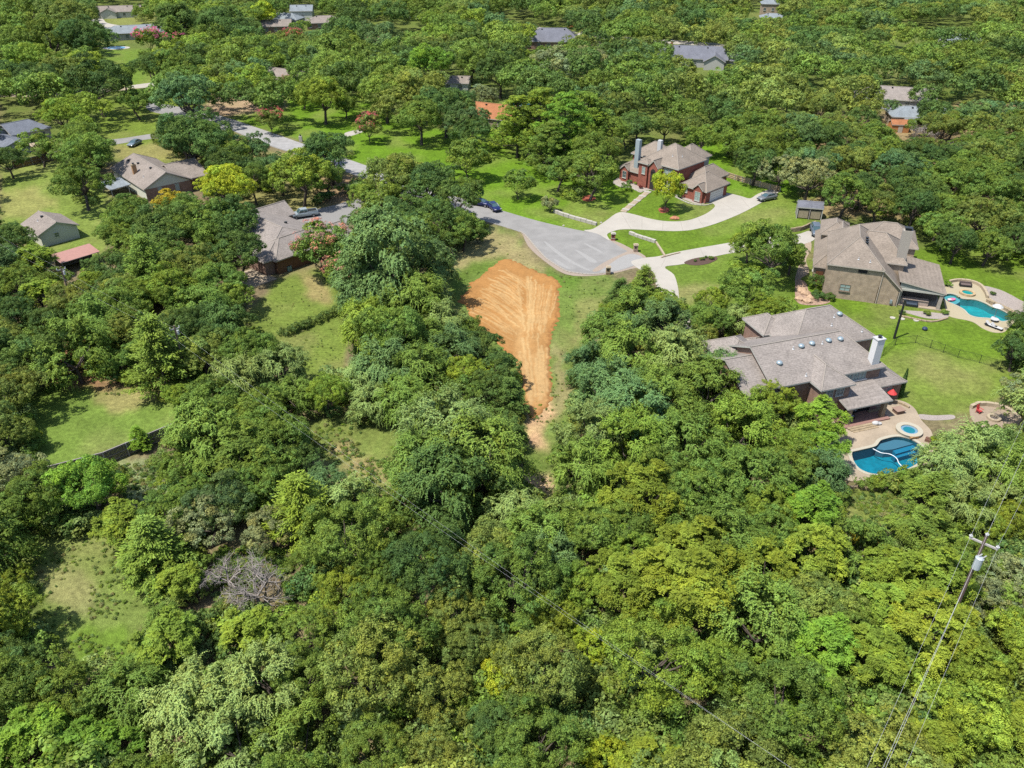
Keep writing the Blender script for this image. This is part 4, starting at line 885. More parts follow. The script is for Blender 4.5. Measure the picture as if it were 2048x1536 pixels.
        segs.append(([(0, 0, -.1), (0, 0, .6), (0, 0, 1.25)], [.3, .24, .2])); PR.setdefault('dead', []).append((4.2, 6.0, tubes('branches', segs, BARK_PALE, 4), None))
    # low detail crowns for the distance
    FAR = []
    for i in range(5):
        rng = np.random.RandomState(400 + i); cen, rad = dome(rng, 26, 5, 4.8, .6, -.25, .35, (.2, .33))
        FAR.append(mk(clumpy(rng, cen, rad, 11, 16, .6, .36, bvar=.3, hvar=.15, jit=.35, core=False), 'far_crown', True))
    for i in range(2):
        rng = np.random.RandomState(420 + i); cen, rad = dome(rng, 12, 1.6, .8, .6, -.2, .3, (.3, .42)); FAR.append(mk(clumpy(rng, cen, rad, 8, 12, .34, .24, bvar=.2, core=False), 'understory_clump', True))
    return FAR
FAR = make_protos()

# ------------------------------------------------------------------ planting
OLIVE = (0.160, 0.207, 0.044); MIDG = (0.132, 0.202, 0.036); DEEP = (0.084, 0.143, 0.035); BLUEG = (0.103, 0.174, 0.057); FRESH = (0.185, 0.266, 0.036); YELG = (0.264, 0.330, 0.029); GOLD = (0.396, 0.330, 0.033); CEDR = (0.171, 0.229, 0.029); GREYG = (0.198, 0.231, 0.097); PALEG = (0.187, 0.253, 0.073); BRITE = (0.149, 0.264, 0.033)
CNAME = {OLIVE: 'olive green', MIDG: 'mid green', DEEP: 'dark green', BLUEG: 'bluish green', FRESH: 'fresh green', YELG: 'yellow green', GOLD: 'golden yellow', CEDR: 'yellowish olive', GREYG: 'grey green', PALEG: 'pale green', BRITE: 'bright green'}
KIND = {'oak': ('oak_tree', 'broad oak'), 'open': ('open_crowned_tree', 'open crowned tree'), 'knobby': ('woodland_tree', 'dense woodland tree'), 'vine': ('vine_covered_tree', 'vine draped tree'), 'cedar': ('cedar_tree', 'feathery cedar'), 'pine': ('pine_tree', 'tall pine'), 'frond': ('feathery_tree', 'feathery leaved tree'), 'shrub': ('shrub', 'shrub'), 'round': ('small_round_tree', 'small round tree'), 'crape': ('crape_myrtle', 'crape myrtle'), 'column': ('column_cypress', 'slim cypress'), 'dead': ('dead_tree', 'leafless dead tree')}
RT = random.Random(11)
placed = []     # x, y, radius, top height, px, py, wpx, kind, colour, object
def plant(x, y, R, kind, col, hs=1., i=None, label=None, extra=None):
    pk = 'round' if kind == 'crape' else kind
    L_ = PR[pk]; i = RT.randrange(len(L_)) if i is None else i % len(L_); r0, h0, cr, tr = L_[i]; s = R / r0
    o = thing(KIND[kind][0], label or 'tree', 'shrub' if kind == 'shrub' else 'tree', (x, y, 0), RT.uniform(0, 6.28)); o.scale = (s, s, s * hs)
    if kind == 'dead':
        link('branches', cr, o)
    else:
        c = link('crown', cr, o); v = RT.uniform(.86, 1.16); q = RT.uniform(.94, 1.07); c.color = (col[0] * v * q, col[1] * v, col[2] * v / q, 1); link('trunk', tr, o)
        if extra: b = link('blossom', PR['blossom'][i % 2], o); b.color = (*extra, 1)
    px, py, _ = PX(x, y, h0 * s * hs * .62)
    placed.append(dict(x=x, y=y, R=R, h=h0 * s * hs, px=px, py=py, kind=kind, col=col, o=o, fixed=label is not None)); return o
def T(px, py, wpx, kind='oak', col=MIDG, hs=1., label=None, extra=None, i=None):
    """crown centre seen at px,py and wpx wide"""
    pk = 'round' if kind == 'crape' else kind; r0, h0 = PR[pk][0][:2]; wpx *= 1.05; R = wpx / 2 / 12.
    for _ in range(6):
        hc = h0 * R / r0 * hs * .62; x, y = G(px, py, hc); R = wpx / 2 / scale_at(x, y, hc)
    return plant(x, y, R, kind, col, hs, i, label, extra)
CORAL = (.50, .13, .13); PINK = (.72, .16, .30); SALM = (.48, .22, .17)
# trees that the photograph singles out (crown centre, crown width)
SPEC = [
 (60, 25, 120, 'oak', MIDG), (130, 40, 110, 'oak', OLIVE), (170, 78, 110, 'oak', DEEP), (95, 75, 110, 'oak', MIDG), (30, 85, 100, 'oak', MIDG), (60, 125, 110, 'oak', FRESH), (25, 150, 100, 'oak', DEEP), (120, 140, 90, 'oak', OLIVE), (75, 165, 90, 'oak', DEEP),
 (190, 160, 130, 'open', DEEP), (305, 132, 75, 'oak', DEEP), (345, 128, 80, 'oak', MIDG), (385, 132, 70, 'oak', DEEP), (245, 150, 60, 'oak', MIDG), (380, 190, 130, 'open', BLUEG), (270, 200, 70, 'open', MIDG), (125, 228, 90, 'oak', FRESH), (165, 268, 80, 'oak', MIDG), (172, 305, 120, 'oak', MIDG), (160, 362, 110, 'open', MIDG), (75, 290, 80, 'open', MIDG), (15, 320, 70, 'oak', DEEP), (15, 250, 10, 'shrub', DEEP),
 (385, 277, 140, 'oak', DEEP), (345, 272, 70, 'oak', OLIVE), (430, 308, 50, 'oak', MIDG), (500, 296, 76, 'oak', BLUEG), (660, 304, 120, 'open', DEEP), (600, 345, 125, 'open', FRESH), (655, 355, 80, 'oak', MIDG), (455, 370, 115, 'oak', YELG), (338, 405, 70, 'round', GOLD), (370, 408, 60, 'round', PALEG),
 (470, 60, 70, 'oak', DEEP), (430, 50, 80, 'vine', DEEP), (350, 40, 90, 'vine', DEEP), (395, 88, 60, 'oak', GREYG), (525, 25, 60, 'round', YELG), (345, 60, 60, 'cedar', MIDG), (450, 110, 70, 'oak', FRESH), (530, 105, 60, 'oak', DEEP), (560, 118, 55, 'oak', BLUEG), (500, 160, 90, 'open', FRESH), (440, 150, 80, 'open', OLIVE), (545, 178, 70, 'oak', MIDG), (620, 120, 70, 'vine', BLUEG), (660, 130, 80, 'vine', MIDG), (600, 95, 50, 'oak', OLIVE),
 (645, 190, 105, 'oak', FRESH), (690, 210, 50, 'oak', MIDG), (605, 185, 60, 'oak', FRESH),
 (770, 185, 110, 'oak', MIDG), (835, 180, 120, 'oak', OLIVE), (890, 215, 110, 'oak', DEEP), (840, 235, 100, 'oak', MIDG), (930, 240, 90, 'open', BLUEG), (960, 195, 70, 'oak', GREYG), (860, 125, 110, 'oak', BRITE), (820, 110, 80, 'oak', DEEP), (770, 130, 80, 'oak', MIDG), (1000, 140, 100, 'oak', DEEP), (940, 120, 80, 'oak', MIDG), (1100, 130, 100, 'open', GREYG), (1180, 125, 90, 'open', GREYG), (1040, 120, 60, 'oak', FRESH), (1180, 75, 60, 'dead', GREYG),
 (1035, 240, 85, 'pine', FRESH, .8), (1080, 232, 95, 'pine', FRESH, .8), (1130, 245, 100, 'pine', BRITE, .8), (1175, 235, 85, 'pine', FRESH, .8), (1100, 285, 85, 'pine', MIDG, .7), (1055, 275, 80, 'oak', FRESH), (1210, 260, 90, 'oak', MIDG), (1240, 215, 90, 'oak', OLIVE), (1220, 295, 60, 'oak', DEEP),
 (935, 310, 92, 'round', MIDG), (1037, 362, 68, 'round', MIDG), (1183, 340, 112, 'open', MIDG),
 (790, 355, 130, 'oak', OLIVE), (860, 365, 130, 'oak', DEEP), (915, 400, 110, 'open', DEEP), (760, 395, 100, 'oak', MIDG), (800, 425, 110, 'oak', DEEP), (870, 440, 110, 'oak', DEEP), (925, 455, 90, 'open', MIDG), (745, 445, 100, 'oak', DEEP), (960, 470, 40, 'shrub', DEEP), (905, 480, 60, 'oak', DEEP),
 (785, 500, 200, 'vine', BLUEG, 1.15), (725, 560, 120, 'vine', BLUEG), (850, 520, 120, 'vine', BLUEG), (830, 590, 130, 'vine', MIDG), (735, 640, 120, 'vine', FRESH),
 (330, 460, 130, 'oak', DEEP), (400, 450, 130, 'oak', MIDG), (455, 440, 130, 'oak', DEEP), (470, 500, 120, 'open', DEEP), (260, 430, 100, 'oak', MIDG), (230, 470, 80, 'oak', MIDG), (290, 520, 120, 'cedar', MIDG), (220, 530, 80, 'oak', DEEP), (380, 540, 120, 'oak', OLIVE), (440, 560, 120, 'oak', MIDG), (330, 580, 130, 'oak', FRESH), (400, 610, 110, 'vine', MIDG), (465, 590, 90, 'oak', MIDG), (250, 590, 110, 'oak', OLIVE),
 (20, 480, 90, 'oak', DEEP), (70, 520, 80, 'frond', FRESH), (30, 560, 90, 'oak', MIDG), (80, 590, 90, 'frond', FRESH), (150, 600, 100, 'oak', OLIVE), (20, 620, 90, 'oak', DEEP), (200, 620, 100, 'oak', MIDG), (100, 640, 80, 'oak', DEEP),
 (140, 690, 150, 'vine', MIDG), (70, 700, 90, 'oak', DEEP), (310, 690, 150, 'cedar', MIDG), (240, 660, 110, 'oak', OLIVE), (380, 650, 110, 'oak', DEEP), (450, 640, 100, 'vine', DEEP), (505, 690, 90, 'frond', MIDG), (480, 750, 120, 'vine', PALEG), (560, 730, 110, 'vine', PALEG), (590, 785, 90, 'vine', MIDG), (430, 800, 130, 'oak', MIDG), (350, 790, 60, 'oak', FRESH),
 (25, 780, 130, 'oak', OLIVE), (20, 950, 150, 'oak', GREYG), (10, 870, 100, 'oak', OLIVE),
 (725, 755, 90, 'vine', PALEG), (770, 720, 130, 'vine', BLUEG), (840, 730, 120, 'vine', MIDG), (740, 800, 90, 'vine', PALEG), (800, 790, 110, 'vine', MIDG), (900, 690, 110, 'vine', BLUEG), (965, 690, 85, 'open', DEEP), (1000, 735, 90, 'open', DEEP), (1020, 785, 80, 'cedar', DEEP), (975, 770, 90, 'oak', DEEP), (930, 790, 100, 'open', MIDG),
 (900, 850, 190, 'vine', PALEG), (850, 920, 170, 'vine', MIDG), (960, 900, 200, 'vine', MIDG), (900, 960, 200, 'vine', DEEP), (1005, 860, 90, 'vine', DEEP),
 (700, 1010, 130, 'vine', PALEG), (585, 915, 100, 'oak', DEEP), (560, 880, 140, 'oak', MIDG), (480, 900, 150, 'frond', MIDG), (520, 820, 120, 'oak', MIDG), (600, 1000, 165, 'cedar', CEDR, .85), (520, 960, 120, 'oak', MIDG), (440, 1000, 150, 'oak', BLUEG), (170, 970, 170, 'oak', BRITE), (110, 960, 60, 'oak', GREYG), (300, 1080, 150, 'cedar', MIDG, .85), (235, 1045, 120, 'frond', FRESH), (360, 930, 90, 'oak', MIDG), (275, 870, 50, 'cedar', BRITE), (410, 1040, 130, 'open', GREYG), (540, 1055, 110, 'open', GREYG),
 (505, 1155, 170, 'dead', GREYG), (450, 1135, 130, 'dead', GREYG), (15, 1230, 140, 'oak', CEDR), (25, 1160, 70, 'open', CEDR), (20, 1330, 130, 'oak', DEEP), (60, 1480, 160, 'frond', BRITE), (160, 1500, 140, 'frond', BRITE), (240, 1490, 110, 'frond', BRITE), (330, 1280, 150, 'frond', FRESH), (130, 1390, 150, 'oak', MIDG), (260, 1380, 150, 'vine', MIDG), (380, 1400, 190, 'vine', PALEG), (520, 1360, 180, 'vine', PALEG), (470, 1480, 180, 'vine', PALEG), (600, 1480, 160, 'vine', MIDG),
 (1010, 1340, 110, 'round', YELG), (1180, 1290, 90, 'round', YELG), (1210, 1520, 110, 'round', YELG), (700, 1180, 120, 'oak', CEDR), (1110, 1230, 110, 'oak', CEDR), (1350, 1180, 230, 'frond', CEDR), (1250, 1160, 160, 'frond', CEDR), (1390, 1100, 170, 'frond', CEDR), (1180, 1060, 140, 'oak', MIDG), (1080, 1060, 130, 'vine', MIDG), (1100, 1110, 120, 'vine', BLUEG),
 (1240, 585, 70, 'cedar', DEEP), (1290, 560, 70, 'cedar', MIDG), (1270, 610, 90, 'vine', MIDG), (1330, 640, 110, 'vine', BLUEG), (1210, 660, 110, 'vine', MIDG), (1270, 690, 130, 'vine', MIDG), (1350, 700, 130, 'vine', PALEG), (1180, 720, 90, 'vine', BLUEG), (1430, 640, 90, 'oak', MIDG), (1420, 600, 70, 'oak', FRESH), (1410, 665, 60, 'round', OLIVE), (1230, 770, 140, 'vine', BLUEG), (1330, 790, 150, 'vine', MIDG), (1420, 770, 140, 'vine', MIDG), (1180, 850, 130, 'vine', PALEG), (1160, 920, 130, 'vine', MIDG), (1260, 880, 160, 'vine', FRESH), (1370, 880, 150, 'vine', MIDG), (1480, 850, 150, 'vine', FRESH), (1540, 800, 110, 'oak', FRESH), (1290, 980, 160, 'frond', CEDR), (1400, 980, 160, 'oak', MIDG), (1500, 950, 150, 'vine', MIDG), (1580, 930, 120, 'oak', MIDG), (1480, 780, 90, 'frond', FRESH),
 (1640, 835, 110, 'frond', BRITE), (1650, 900, 100, 'frond', BRITE), (1600, 880, 100, 'oak', FRESH), (1620, 1010, 130, 'frond', BRITE), (1680, 985, 50, 'round', MIDG), (1727, 1075, 60, 'round', GOLD), (1757, 960, 42, 'shrub', CEDR), (1825, 960, 70, 'round', FRESH), (1790, 965, 45, 'shrub', MIDG),
 (1950, 890, 130, 'vine', PALEG), (1890, 920, 120, 'vine', PALEG), (2010, 930, 130, 'vine', MIDG), (1860, 980, 120, 'frond', MIDG), (1930, 1000, 120, 'vine', PALEG), (2030, 1040, 100, 'oak', CEDR), (1850, 1060, 130, 'frond', MIDG), (1960, 1040, 90, 'oak', FRESH), (2030, 1160, 130, 'open', GREYG), (1980, 1200, 120, 'open', GREYG), (1640, 1280, 160, 'frond', BRITE), (1620, 1380, 150, 'frond', BRITE), (1740, 1310, 150, 'frond', FRESH), (1960, 1330, 140, 'oak', CEDR), (1950, 1430, 180, 'oak', FRESH), (1850, 1480, 150, 'frond', CEDR),
 (1540, 490, 150, 'oak', MIDG), (1500, 485, 80, 'oak', FRESH), (1585, 510, 80, 'oak', MIDG), (1500, 575, 115, 'oak', MIDG), (1535, 620, 90, 'oak', FRESH), (1470, 560, 50, 'oak', DEEP),
 (2035, 700, 90, 'open', DEEP), (2040, 770, 70, 'open', GREYG), (2040, 640, 50, 'oak', DEEP), (1965, 430, 110, 'oak', OLIVE), (1900, 420, 90, 'oak', MIDG), (2030, 450, 90, 'oak', OLIVE), (1830, 410, 100, 'oak', DEEP), (1760, 400, 90, 'oak', OLIVE), (1690, 385, 100, 'open', MIDG), (1620, 350, 100, 'open', GREYG), (1560, 340, 80, 'open', GREYG), (1475, 285, 80, 'oak', MIDG), (1405, 275, 70, 'oak', MIDG), (1330, 250, 70, 'oak', OLIVE), (1510, 250, 90, 'oak', MIDG), (1635, 560, 34, 'round', DEEP), (1645, 385, 40, 'open', OLIVE),
 (1640, 215, 90, 'oak', OLIVE), (1905, 246, 75, 'oak', MIDG), (1862, 222, 60, 'oak', DEEP), (1835, 250, 45, 'open', MIDG), (1940, 222, 60, 'oak', OLIVE), (1860, 250, 70, 'dead', GREYG), (1920, 290, 60, 'dead', GREYG), (1600, 330, 60, 'dead', GREYG),
]
for sp in SPEC: T(*sp)
T(1335, 372, 74, 'round', YELG, 1.25, 'small yellow green yard tree ringed by red mulch before the red brick house')
T(1810, 757, 13, 'column', DEEP, 1.0, 'slim leaning dark cypress on the lawn right of the near house')
T(540, 236, 58, 'crape', OLIVE, 1, 'crape myrtle with red blossom on the far side of the road', CORAL)
T(737, 250, 62, 'crape', OLIVE, 1, 'crape myrtle with coral blossom by the short white drive', CORAL)
T(640, 492, 125, 'crape', MIDG, 1, 'large crape myrtle with faded pink blossom against the pickup truck house', SALM)
T(690, 545, 95, 'crape', MIDG, 1, 'crape myrtle with dusty pink blossom beside the tallest vine draped tree', SALM)
T(296, 76, 60, 'crape', MIDG, 1, 'crape myrtle with rose blossom right of the small upper left pool', PINK)
T(350, 80, 52, 'crape', MIDG, .9, 'crape myrtle thick with vivid pink blossom right of the rose one', PINK)
T(748, 86, 40, 'crape', GREYG, 1, 'lone vivid pink crape myrtle in the upper wood', PINK)
T(585, 72, 46, 'crape', OLIVE, 1, 'crape myrtle with rusty red blossom between the two upper brown roofs', CORAL)
T(575, 160, 26, 'crape', GREYG, 1.2, 'crape myrtle with dull pink blossom at the end of the half hidden brown roof', SALM)
T(1141, 57, 14, 'crape', DEEP, 1, 'tiny deep red bush behind the blue grey hip roof', (.5, .01, .03))
T(1100, 404, 34, 'shrub', GREYG, 1.3, 'grey green grassy clump at the left end of the white stone wall')

# open places: nothing tall may cover them in the photograph
OPEN = [
 [(905, 520), (965, 470), (1010, 460), (975, 412), (1000, 395), (1180, 455), (1100, 405), (1240, 410), (1290, 385), (1235, 350), (1260, 290), (1300, 270), (1425, 285), (1455, 365), (1500, 355), (1570, 372), (1600, 395), (1650, 395), (1650, 440), (1600, 470), (1450, 500), (1450, 590), (1350, 600), (1310, 540), (1215, 560), (1210, 600), (1150, 660), (1120, 760), (1130, 850), (1100, 900), (1110, 960), (1070, 990), (1055, 930), (1060, 850), (1040, 740), (990, 670), (920, 600)],
 [(1610, 450), (1740, 435), (1840, 470), (1880, 590), (1900, 540), (2048, 520), (2048, 620), (2010, 680), (2000, 800), (2048, 850), (1880, 860), (1850, 900), (1850, 940), (1720, 950), (1700, 900), (1690, 820), (1640, 770), (1560, 750), (1430, 700), (1530, 650), (1600, 640), (1600, 560)],
 [(700, 255), (790, 250), (900, 290), (890, 330), (760, 335), (730, 310)], [(970, 300), (1020, 300), (1080, 360), (1120, 385), (1100, 430), (990, 400), (960, 350)],
 [(437, 225), (520, 250), (600, 280), (590, 312), (540, 305), (500, 265), (445, 250)], [(740, 262), (900, 300), (890, 325), (760, 325)], [(560, 255), (700, 230), (690, 270), (610, 285)], [(700, 335), (755, 342), (740, 360), (700, 345)],
 [(225, 330), (265, 310), (370, 320), (412, 350), (400, 375), (300, 390), (225, 375)], [(0, 330), (110, 330), (110, 390), (150, 410), (200, 440), (200, 490), (150, 500), (190, 495), (200, 515), (110, 545), (100, 500), (50, 470), (0, 440)],
 [(0, 215), (55, 220), (110, 265), (90, 300), (20, 300), (0, 280)], [(215, 280), (310, 265), (315, 310), (230, 320)], [(220, 225), (310, 215), (320, 265), (215, 275)],
 [(510, 420), (560, 405), (640, 412), (700, 400), (705, 430), (690, 470), (640, 460), (600, 480), (590, 520), (540, 550), (515, 540), (520, 480)], [(470, 410), (580, 395), (560, 415), (490, 425)],
 [(490, 645), (520, 560), (570, 560), (600, 545), (620, 550), (650, 590), (680, 630), (680, 700), (680, 730), (600, 740), (570, 670)], [(60, 800), (170, 750), (300, 790), (330, 840), (340, 865), (200, 930), (60, 950), (110, 880)],
 [(60, 1075), (200, 1085), (240, 1150), (270, 1240), (260, 1330), (160, 1310), (80, 1200)], [(430, 1105), (570, 1105), (575, 1205), (440, 1205)], [(245, 945), (300, 945), (310, 1000), (250, 1000)], [(620, 855), (700, 840), (790, 865), (785, 975), (755, 975), (660, 915)], [(1700, 990), (1790, 990), (1790, 1040), (1740, 1050)],
 [(208, 55), (320, 48), (330, 70), (310, 85), (250, 105), (200, 105)], [(190, 5), (262, 5), (262, 40), (300, 50), (210, 60), (190, 40)], [(230, 110), (275, 115), (300, 165), (240, 170), (215, 130)],
 [(1065, 88), (1090, 55), (1130, 55), (1145, 75), (1120, 82), (1075, 100)], [(1330, 88), (1440, 100), (1470, 115), (1420, 150), (1380, 120)], [(1755, 188), (1790, 175), (1820, 178), (1800, 200), (1770, 200)], [(945, 212), (985, 205), (1020, 215), (1010, 245), (975, 240)], [(545, 140), (585, 150), (565, 165)],
 [(518, 48), (570, 40), (575, 58), (520, 60)], [(622, 40), (665, 28), (668, 50), (630, 52)], [(590, 10), (612, 10), (612, 28), (590, 28)], [(1500, 0), (1560, 0), (1560, 36), (1500, 36)], [(890, 150), (930, 150), (950, 180), (895, 180)], [(1770, 235), (1820, 240), (1820, 270), (1775, 262)], [(1030, 200), (1055, 205), (1050, 215), (1020, 215)],
]
OPENB = [(min(p[0] for p in q), max(p[0] for p in q), min(p[1] for p in q), max(p[1] for p in q), q) for q in OPEN]
_uv = [(r * math.cos(a), r * math.sin(a)) for r in (.35, .75, 1.0) for a in np.linspace(0, 6.28, 11)[:-1]]
def covers(x, y, R, h):
    px, py, c = PX(x, y, h * .6); s = FPX / c; rx = R * s; ry = max(R * s * .62, h * .42 * s * .85)
    P = np.array([(px + u * rx, py + v * ry) for u, v in _uv]); n = 0
    for a, b, c0, d, q in OPENB:
        if px + rx < a or px - rx > b or py + ry < c0 or py - ry > d: continue
        n += int(inside(q, P[:, 0], P[:, 1]).sum())
    return n
NOGROW = [ROAD] + [NEAR_DECK, FAR_DECK]
HOUSE_SPOTS = [(o.location.x, o.location.y) for o in COL.objects if o.type == 'EMPTY' and o.name.split('.')[0] == 'house']
def zone(px, py):
    """what grows where (far mix cooled by colour for haze), read off the photograph"""
    r = RT.random
    if py > 1050:
        if px < 620: return RT.choice([('knobby', MIDG), ('vine', PALEG), ('vine', MIDG), ('oak', MIDG), ('frond', FRESH)])
        if px < 1150: return RT.choice([('knobby', MIDG), ('knobby', OLIVE), ('knobby', MIDG), ('oak', OLIVE), ('knobby', DEEP)])
        if px < 1560: return RT.choice([('knobby', MIDG), ('oak', OLIVE), ('vine', MIDG), ('frond', CEDR), ('knobby', FRESH)])
        return RT.choice([('oak', FRESH), ('frond', FRESH), ('vine', MIDG), ('knobby', MIDG), ('frond', CEDR), ('oak', OLIVE)])
    if py > 600:
        if px < 560: return RT.choice([('oak', MIDG), ('oak', DEEP), ('knobby', MIDG), ('oak', OLIVE), ('vine', MIDG)])
        return RT.choice([('vine', MIDG), ('vine', PALEG), ('oak', MIDG), ('vine', BLUEG), ('knobby', FRESH)])
    if px > 1200: return RT.choice([('oak', OLIVE), ('oak', MIDG), ('oak', MIDG), ('open', MIDG), ('knobby', OLIVE), ('oak', DEEP), ('oak', DEEP), ('oak', BLUEG)])  # dark and bluish greens weighted up here and below, painting in distance haze
    return RT.choice([('oak', MIDG), ('oak', OLIVE), ('oak', DEEP), ('open', MIDG), ('oak', FRESH), ('knobby', MIDG), ('oak', BLUEG), ('oak', DEEP)])
# wood filled in between: woodland trees on a loose spacing
GRID = {}
def near_ok(x, y, R, f):
    gx, gy = int(x // 12), int(y // 12)
    for i in (-1, 0, 1):
        for j in (-1, 0, 1):
            for (a, b, r) in GRID.get((gx + i, gy + j), ()):
                if (a - x) ** 2 + (b - y) ** 2 < (f * (r + R)) ** 2: return False
    return True
def grid_add(x, y, R): GRID.setdefault((int(x // 12), int(y // 12)), []).append((x, y, R))
for p in placed:
    if p['kind'] != 'shrub': grid_add(p['x'], p['y'], p['R'])
FARLIST = []
cands = []
y = 30.
while y < 560:
    w = y * .70 + 26; stp = 3.1 if y < 230 else 4.2
    for x in np.arange(-w, w, stp): cands.append((x + RT.uniform(-1.6, 1.6), y + RT.uniform(-1.6, 1.6)))
    y += stp
RT.shuffle(cands); cands.sort(key=lambda c: int(c[1] // 60))
nfill = {}
NFAR_Y = 215
for x, y in cands:
    R = (RT.uniform(2.7, 5.6) if y < 115 else RT.uniform(3.4, 5.6)) * (.95 if y < 90 else 1 if y < 150 else 1.18 if y < 215 else 1.62); h = R * 1.6
    if y > 225 and fbm(x * .022 + 5, y * .016 + 2, 3) > .69: continue
    if not near_ok(x, y, R, .50 if y < 115 else .58 if y < 215 else .64): continue
    if any((x - a) ** 2 + (y - b) ** 2 < 64 for a, b in HOUSE_SPOTS): continue
    gx, gy, _ = PX(x, y, 0)
    if any(bool(inside(q, [gx], [gy])[0]) for q in NOGROW): continue
    px, py, _ = PX(x, y, h * .6)
    k = covers(x, y, R, h)
    if k > (0 if y < 250 else 1):
        R *= .6; h *= .6
        if covers(x, y, R, h) > 0: continue
    kind, col = zone(px, py); grid_add(x, y, R)
    vis = -60 < px < 2110 and -60 < py < 1620
    if y > NFAR_Y or not vis: FARLIST.append((x, y, R, col, 0)); continue
    plant(x, y, R, kind, col, RT.uniform(.9, 1.1))
# understory clumps between the stems of the near woods
for _ in range(5200):
    y = RT.uniform(32, 210); x = RT.uniform(-1, 1) * (y * .70 + 20); R = RT.uniform(1.0, 2.2)
    gx, gy, _c2 = PX(x, y, 0); px, py, _c2 = PX(x, y, 1)
    if covers(x, y, R, 1.2) or any(bool(inside(q, [gx], [gy])[0]) for q in NOGROW): continue
    if any((x - a) ** 2 + (y - b) ** 2 < 120 for a, b in HOUSE_SPOTS): continue
    if y > 120 and RT.random() < .65: continue
    FARLIST.append((x, y, R, RT.choice([MIDG, FRESH, DEEP, PALEG, OLIVE]), 5))
def scatter(name, items, protos, base, kind_label):
    ob = []
    c = bpy.data.collections.new(name + '_models')
    for i, me in enumerate(protos): o = bpy.data.objects.new('model_%02d' % i, me); c.objects.link(o)
    V = [(a[0], a[1], 0) for a in items]; me = bpy.data.meshes.new(name); me.from_pydata(V, [], []); n = len(V)
    rs = random.Random(3)
    def attr(nm, ty, key, vals): a = me.attributes.new(nm, ty, 'POINT'); a.data.foreach_set(key, vals)
    attr('scl', 'FLOAT', 'value', [a[2] / base for a in items]); attr('ang', 'FLOAT', 'value', [rs.uniform(0, 6.28) for _ in items])
    attr('idx', 'INT', 'value', [rs.randrange(len(protos)) for _ in items])
    tc = []
    for a in items: v = rs.uniform(.82, 1.2); q = rs.uniform(.93, 1.08); tc += [a[3][0] * v * q, a[3][1] * v, a[3][2] * v / q, 1]
    attr('tint', 'FLOAT_COLOR', 'color', tc)
    o = link(name, me); tag(o, kind='stuff'); g = bpy.data.node_groups.new(name, 'GeometryNodeTree')
    g.interface.new_socket('Geometry', in_out='INPUT', socket_type='NodeSocketGeometry'); g.interface.new_socket('Geometry', in_out='OUTPUT', socket_type='NodeSocketGeometry')
    N = g.nodes; L = g.links; gi = N.new('NodeGroupInput'); go = N.new('NodeGroupOutput'); ip = N.new('GeometryNodeInstanceOnPoints'); ci = N.new('GeometryNodeCollectionInfo')
    ci.inputs['Collection'].default_value = c; ci.inputs['Separate Children'].default_value = True; ci.inputs['Reset Children'].default_value = True
    def na(nm, ty): q = N.new('GeometryNodeInputNamedAttribute'); q.data_type = ty; q.inputs['Name'].default_value = nm; return q.outputs['Attribute']
    cx = N.new('ShaderNodeCombineXYZ'); L.new(na('ang', 'FLOAT'), cx.inputs[2]); L.new(gi.outputs[0], ip.inputs['Points']); L.new(ci.outputs[0], ip.inputs['Instance']); ip.inputs['Pick Instance'].default_value = True
    L.new(na('idx', 'INT'), ip.inputs['Instance Index']); L.new(cx.outputs[0], ip.inputs['Rotation']); L.new(na('scl', 'FLOAT'), ip.inputs['Scale']); L.new(ip.outputs[0], go.inputs[0])
    md = o.modifiers.new('scatter', 'NODES'); md.node_group = g; return o
scatter('distant_trees', [a for a in FARLIST if a[4] == 0], FAR[:5], 5., ''); scatter('undergrowth', [a for a in FARLIST if a[4] == 5], FAR[5:], 1.6, '')
TUFT = []
for zp, n_, rr_ in (([(900, 520), (1000, 465), (1080, 540), (1220, 555), (1210, 640), (1140, 720), (1140, 850), (1110, 980), (1060, 1000), (1050, 850), (1120, 700), (1125, 560), (1010, 515), (930, 590)], 1500, (.10, .28)), ([(600, 845), (800, 850), (800, 990), (760, 990), (640, 910)], 700, (.12, .4)), ([(50, 1060), (230, 1060), (290, 1200), (260, 1330), (120, 1330), (50, 1200)], 700, (.10, .3)),
                    ([(430, 1100), (580, 1100), (590, 1220), (430, 1220)], 420, (.2, .8)), ([(1690, 980), (1800, 980), (1800, 1050), (1720, 1060)], 400, (.12, .4)), ([(500, 640), (570, 560), (660, 560), (700, 640), (690, 740), (600, 740)], 350, (.08, .2)), ([(220, 930), (320, 930), (330, 1010), (240, 1010)], 250, (.15, .45)), ([(0, 640), (420, 660), (420, 800), (0, 780)], 500, (.15, .5))):
    xs_ = [q[0] for q in zp]; ys_ = [q[1] for q in zp]
    for _ in range(n_):
        a_, b_ = RT.uniform(min(xs_), max(xs_)), RT.uniform(min(ys_), max(ys_))
        if not bool(inside(zp, [a_], [b_])[0]): continue
        x_, y_ = G(a_, b_)
        if fbm(x_ * .25, y_ * .25, 3) < .44: continue
        TUFT.append((x_, y_, RT.uniform(*rr_) * RT.uniform(.5, 1), RT.choice([MIDG, FRESH, OLIVE, (.25, .24, .09), PALEG, DEEP]), 6))
scatter('weeds', TUFT, FAR[5:], 1.6, '')
print('TREES', len(placed), 'far', len(FARLIST))
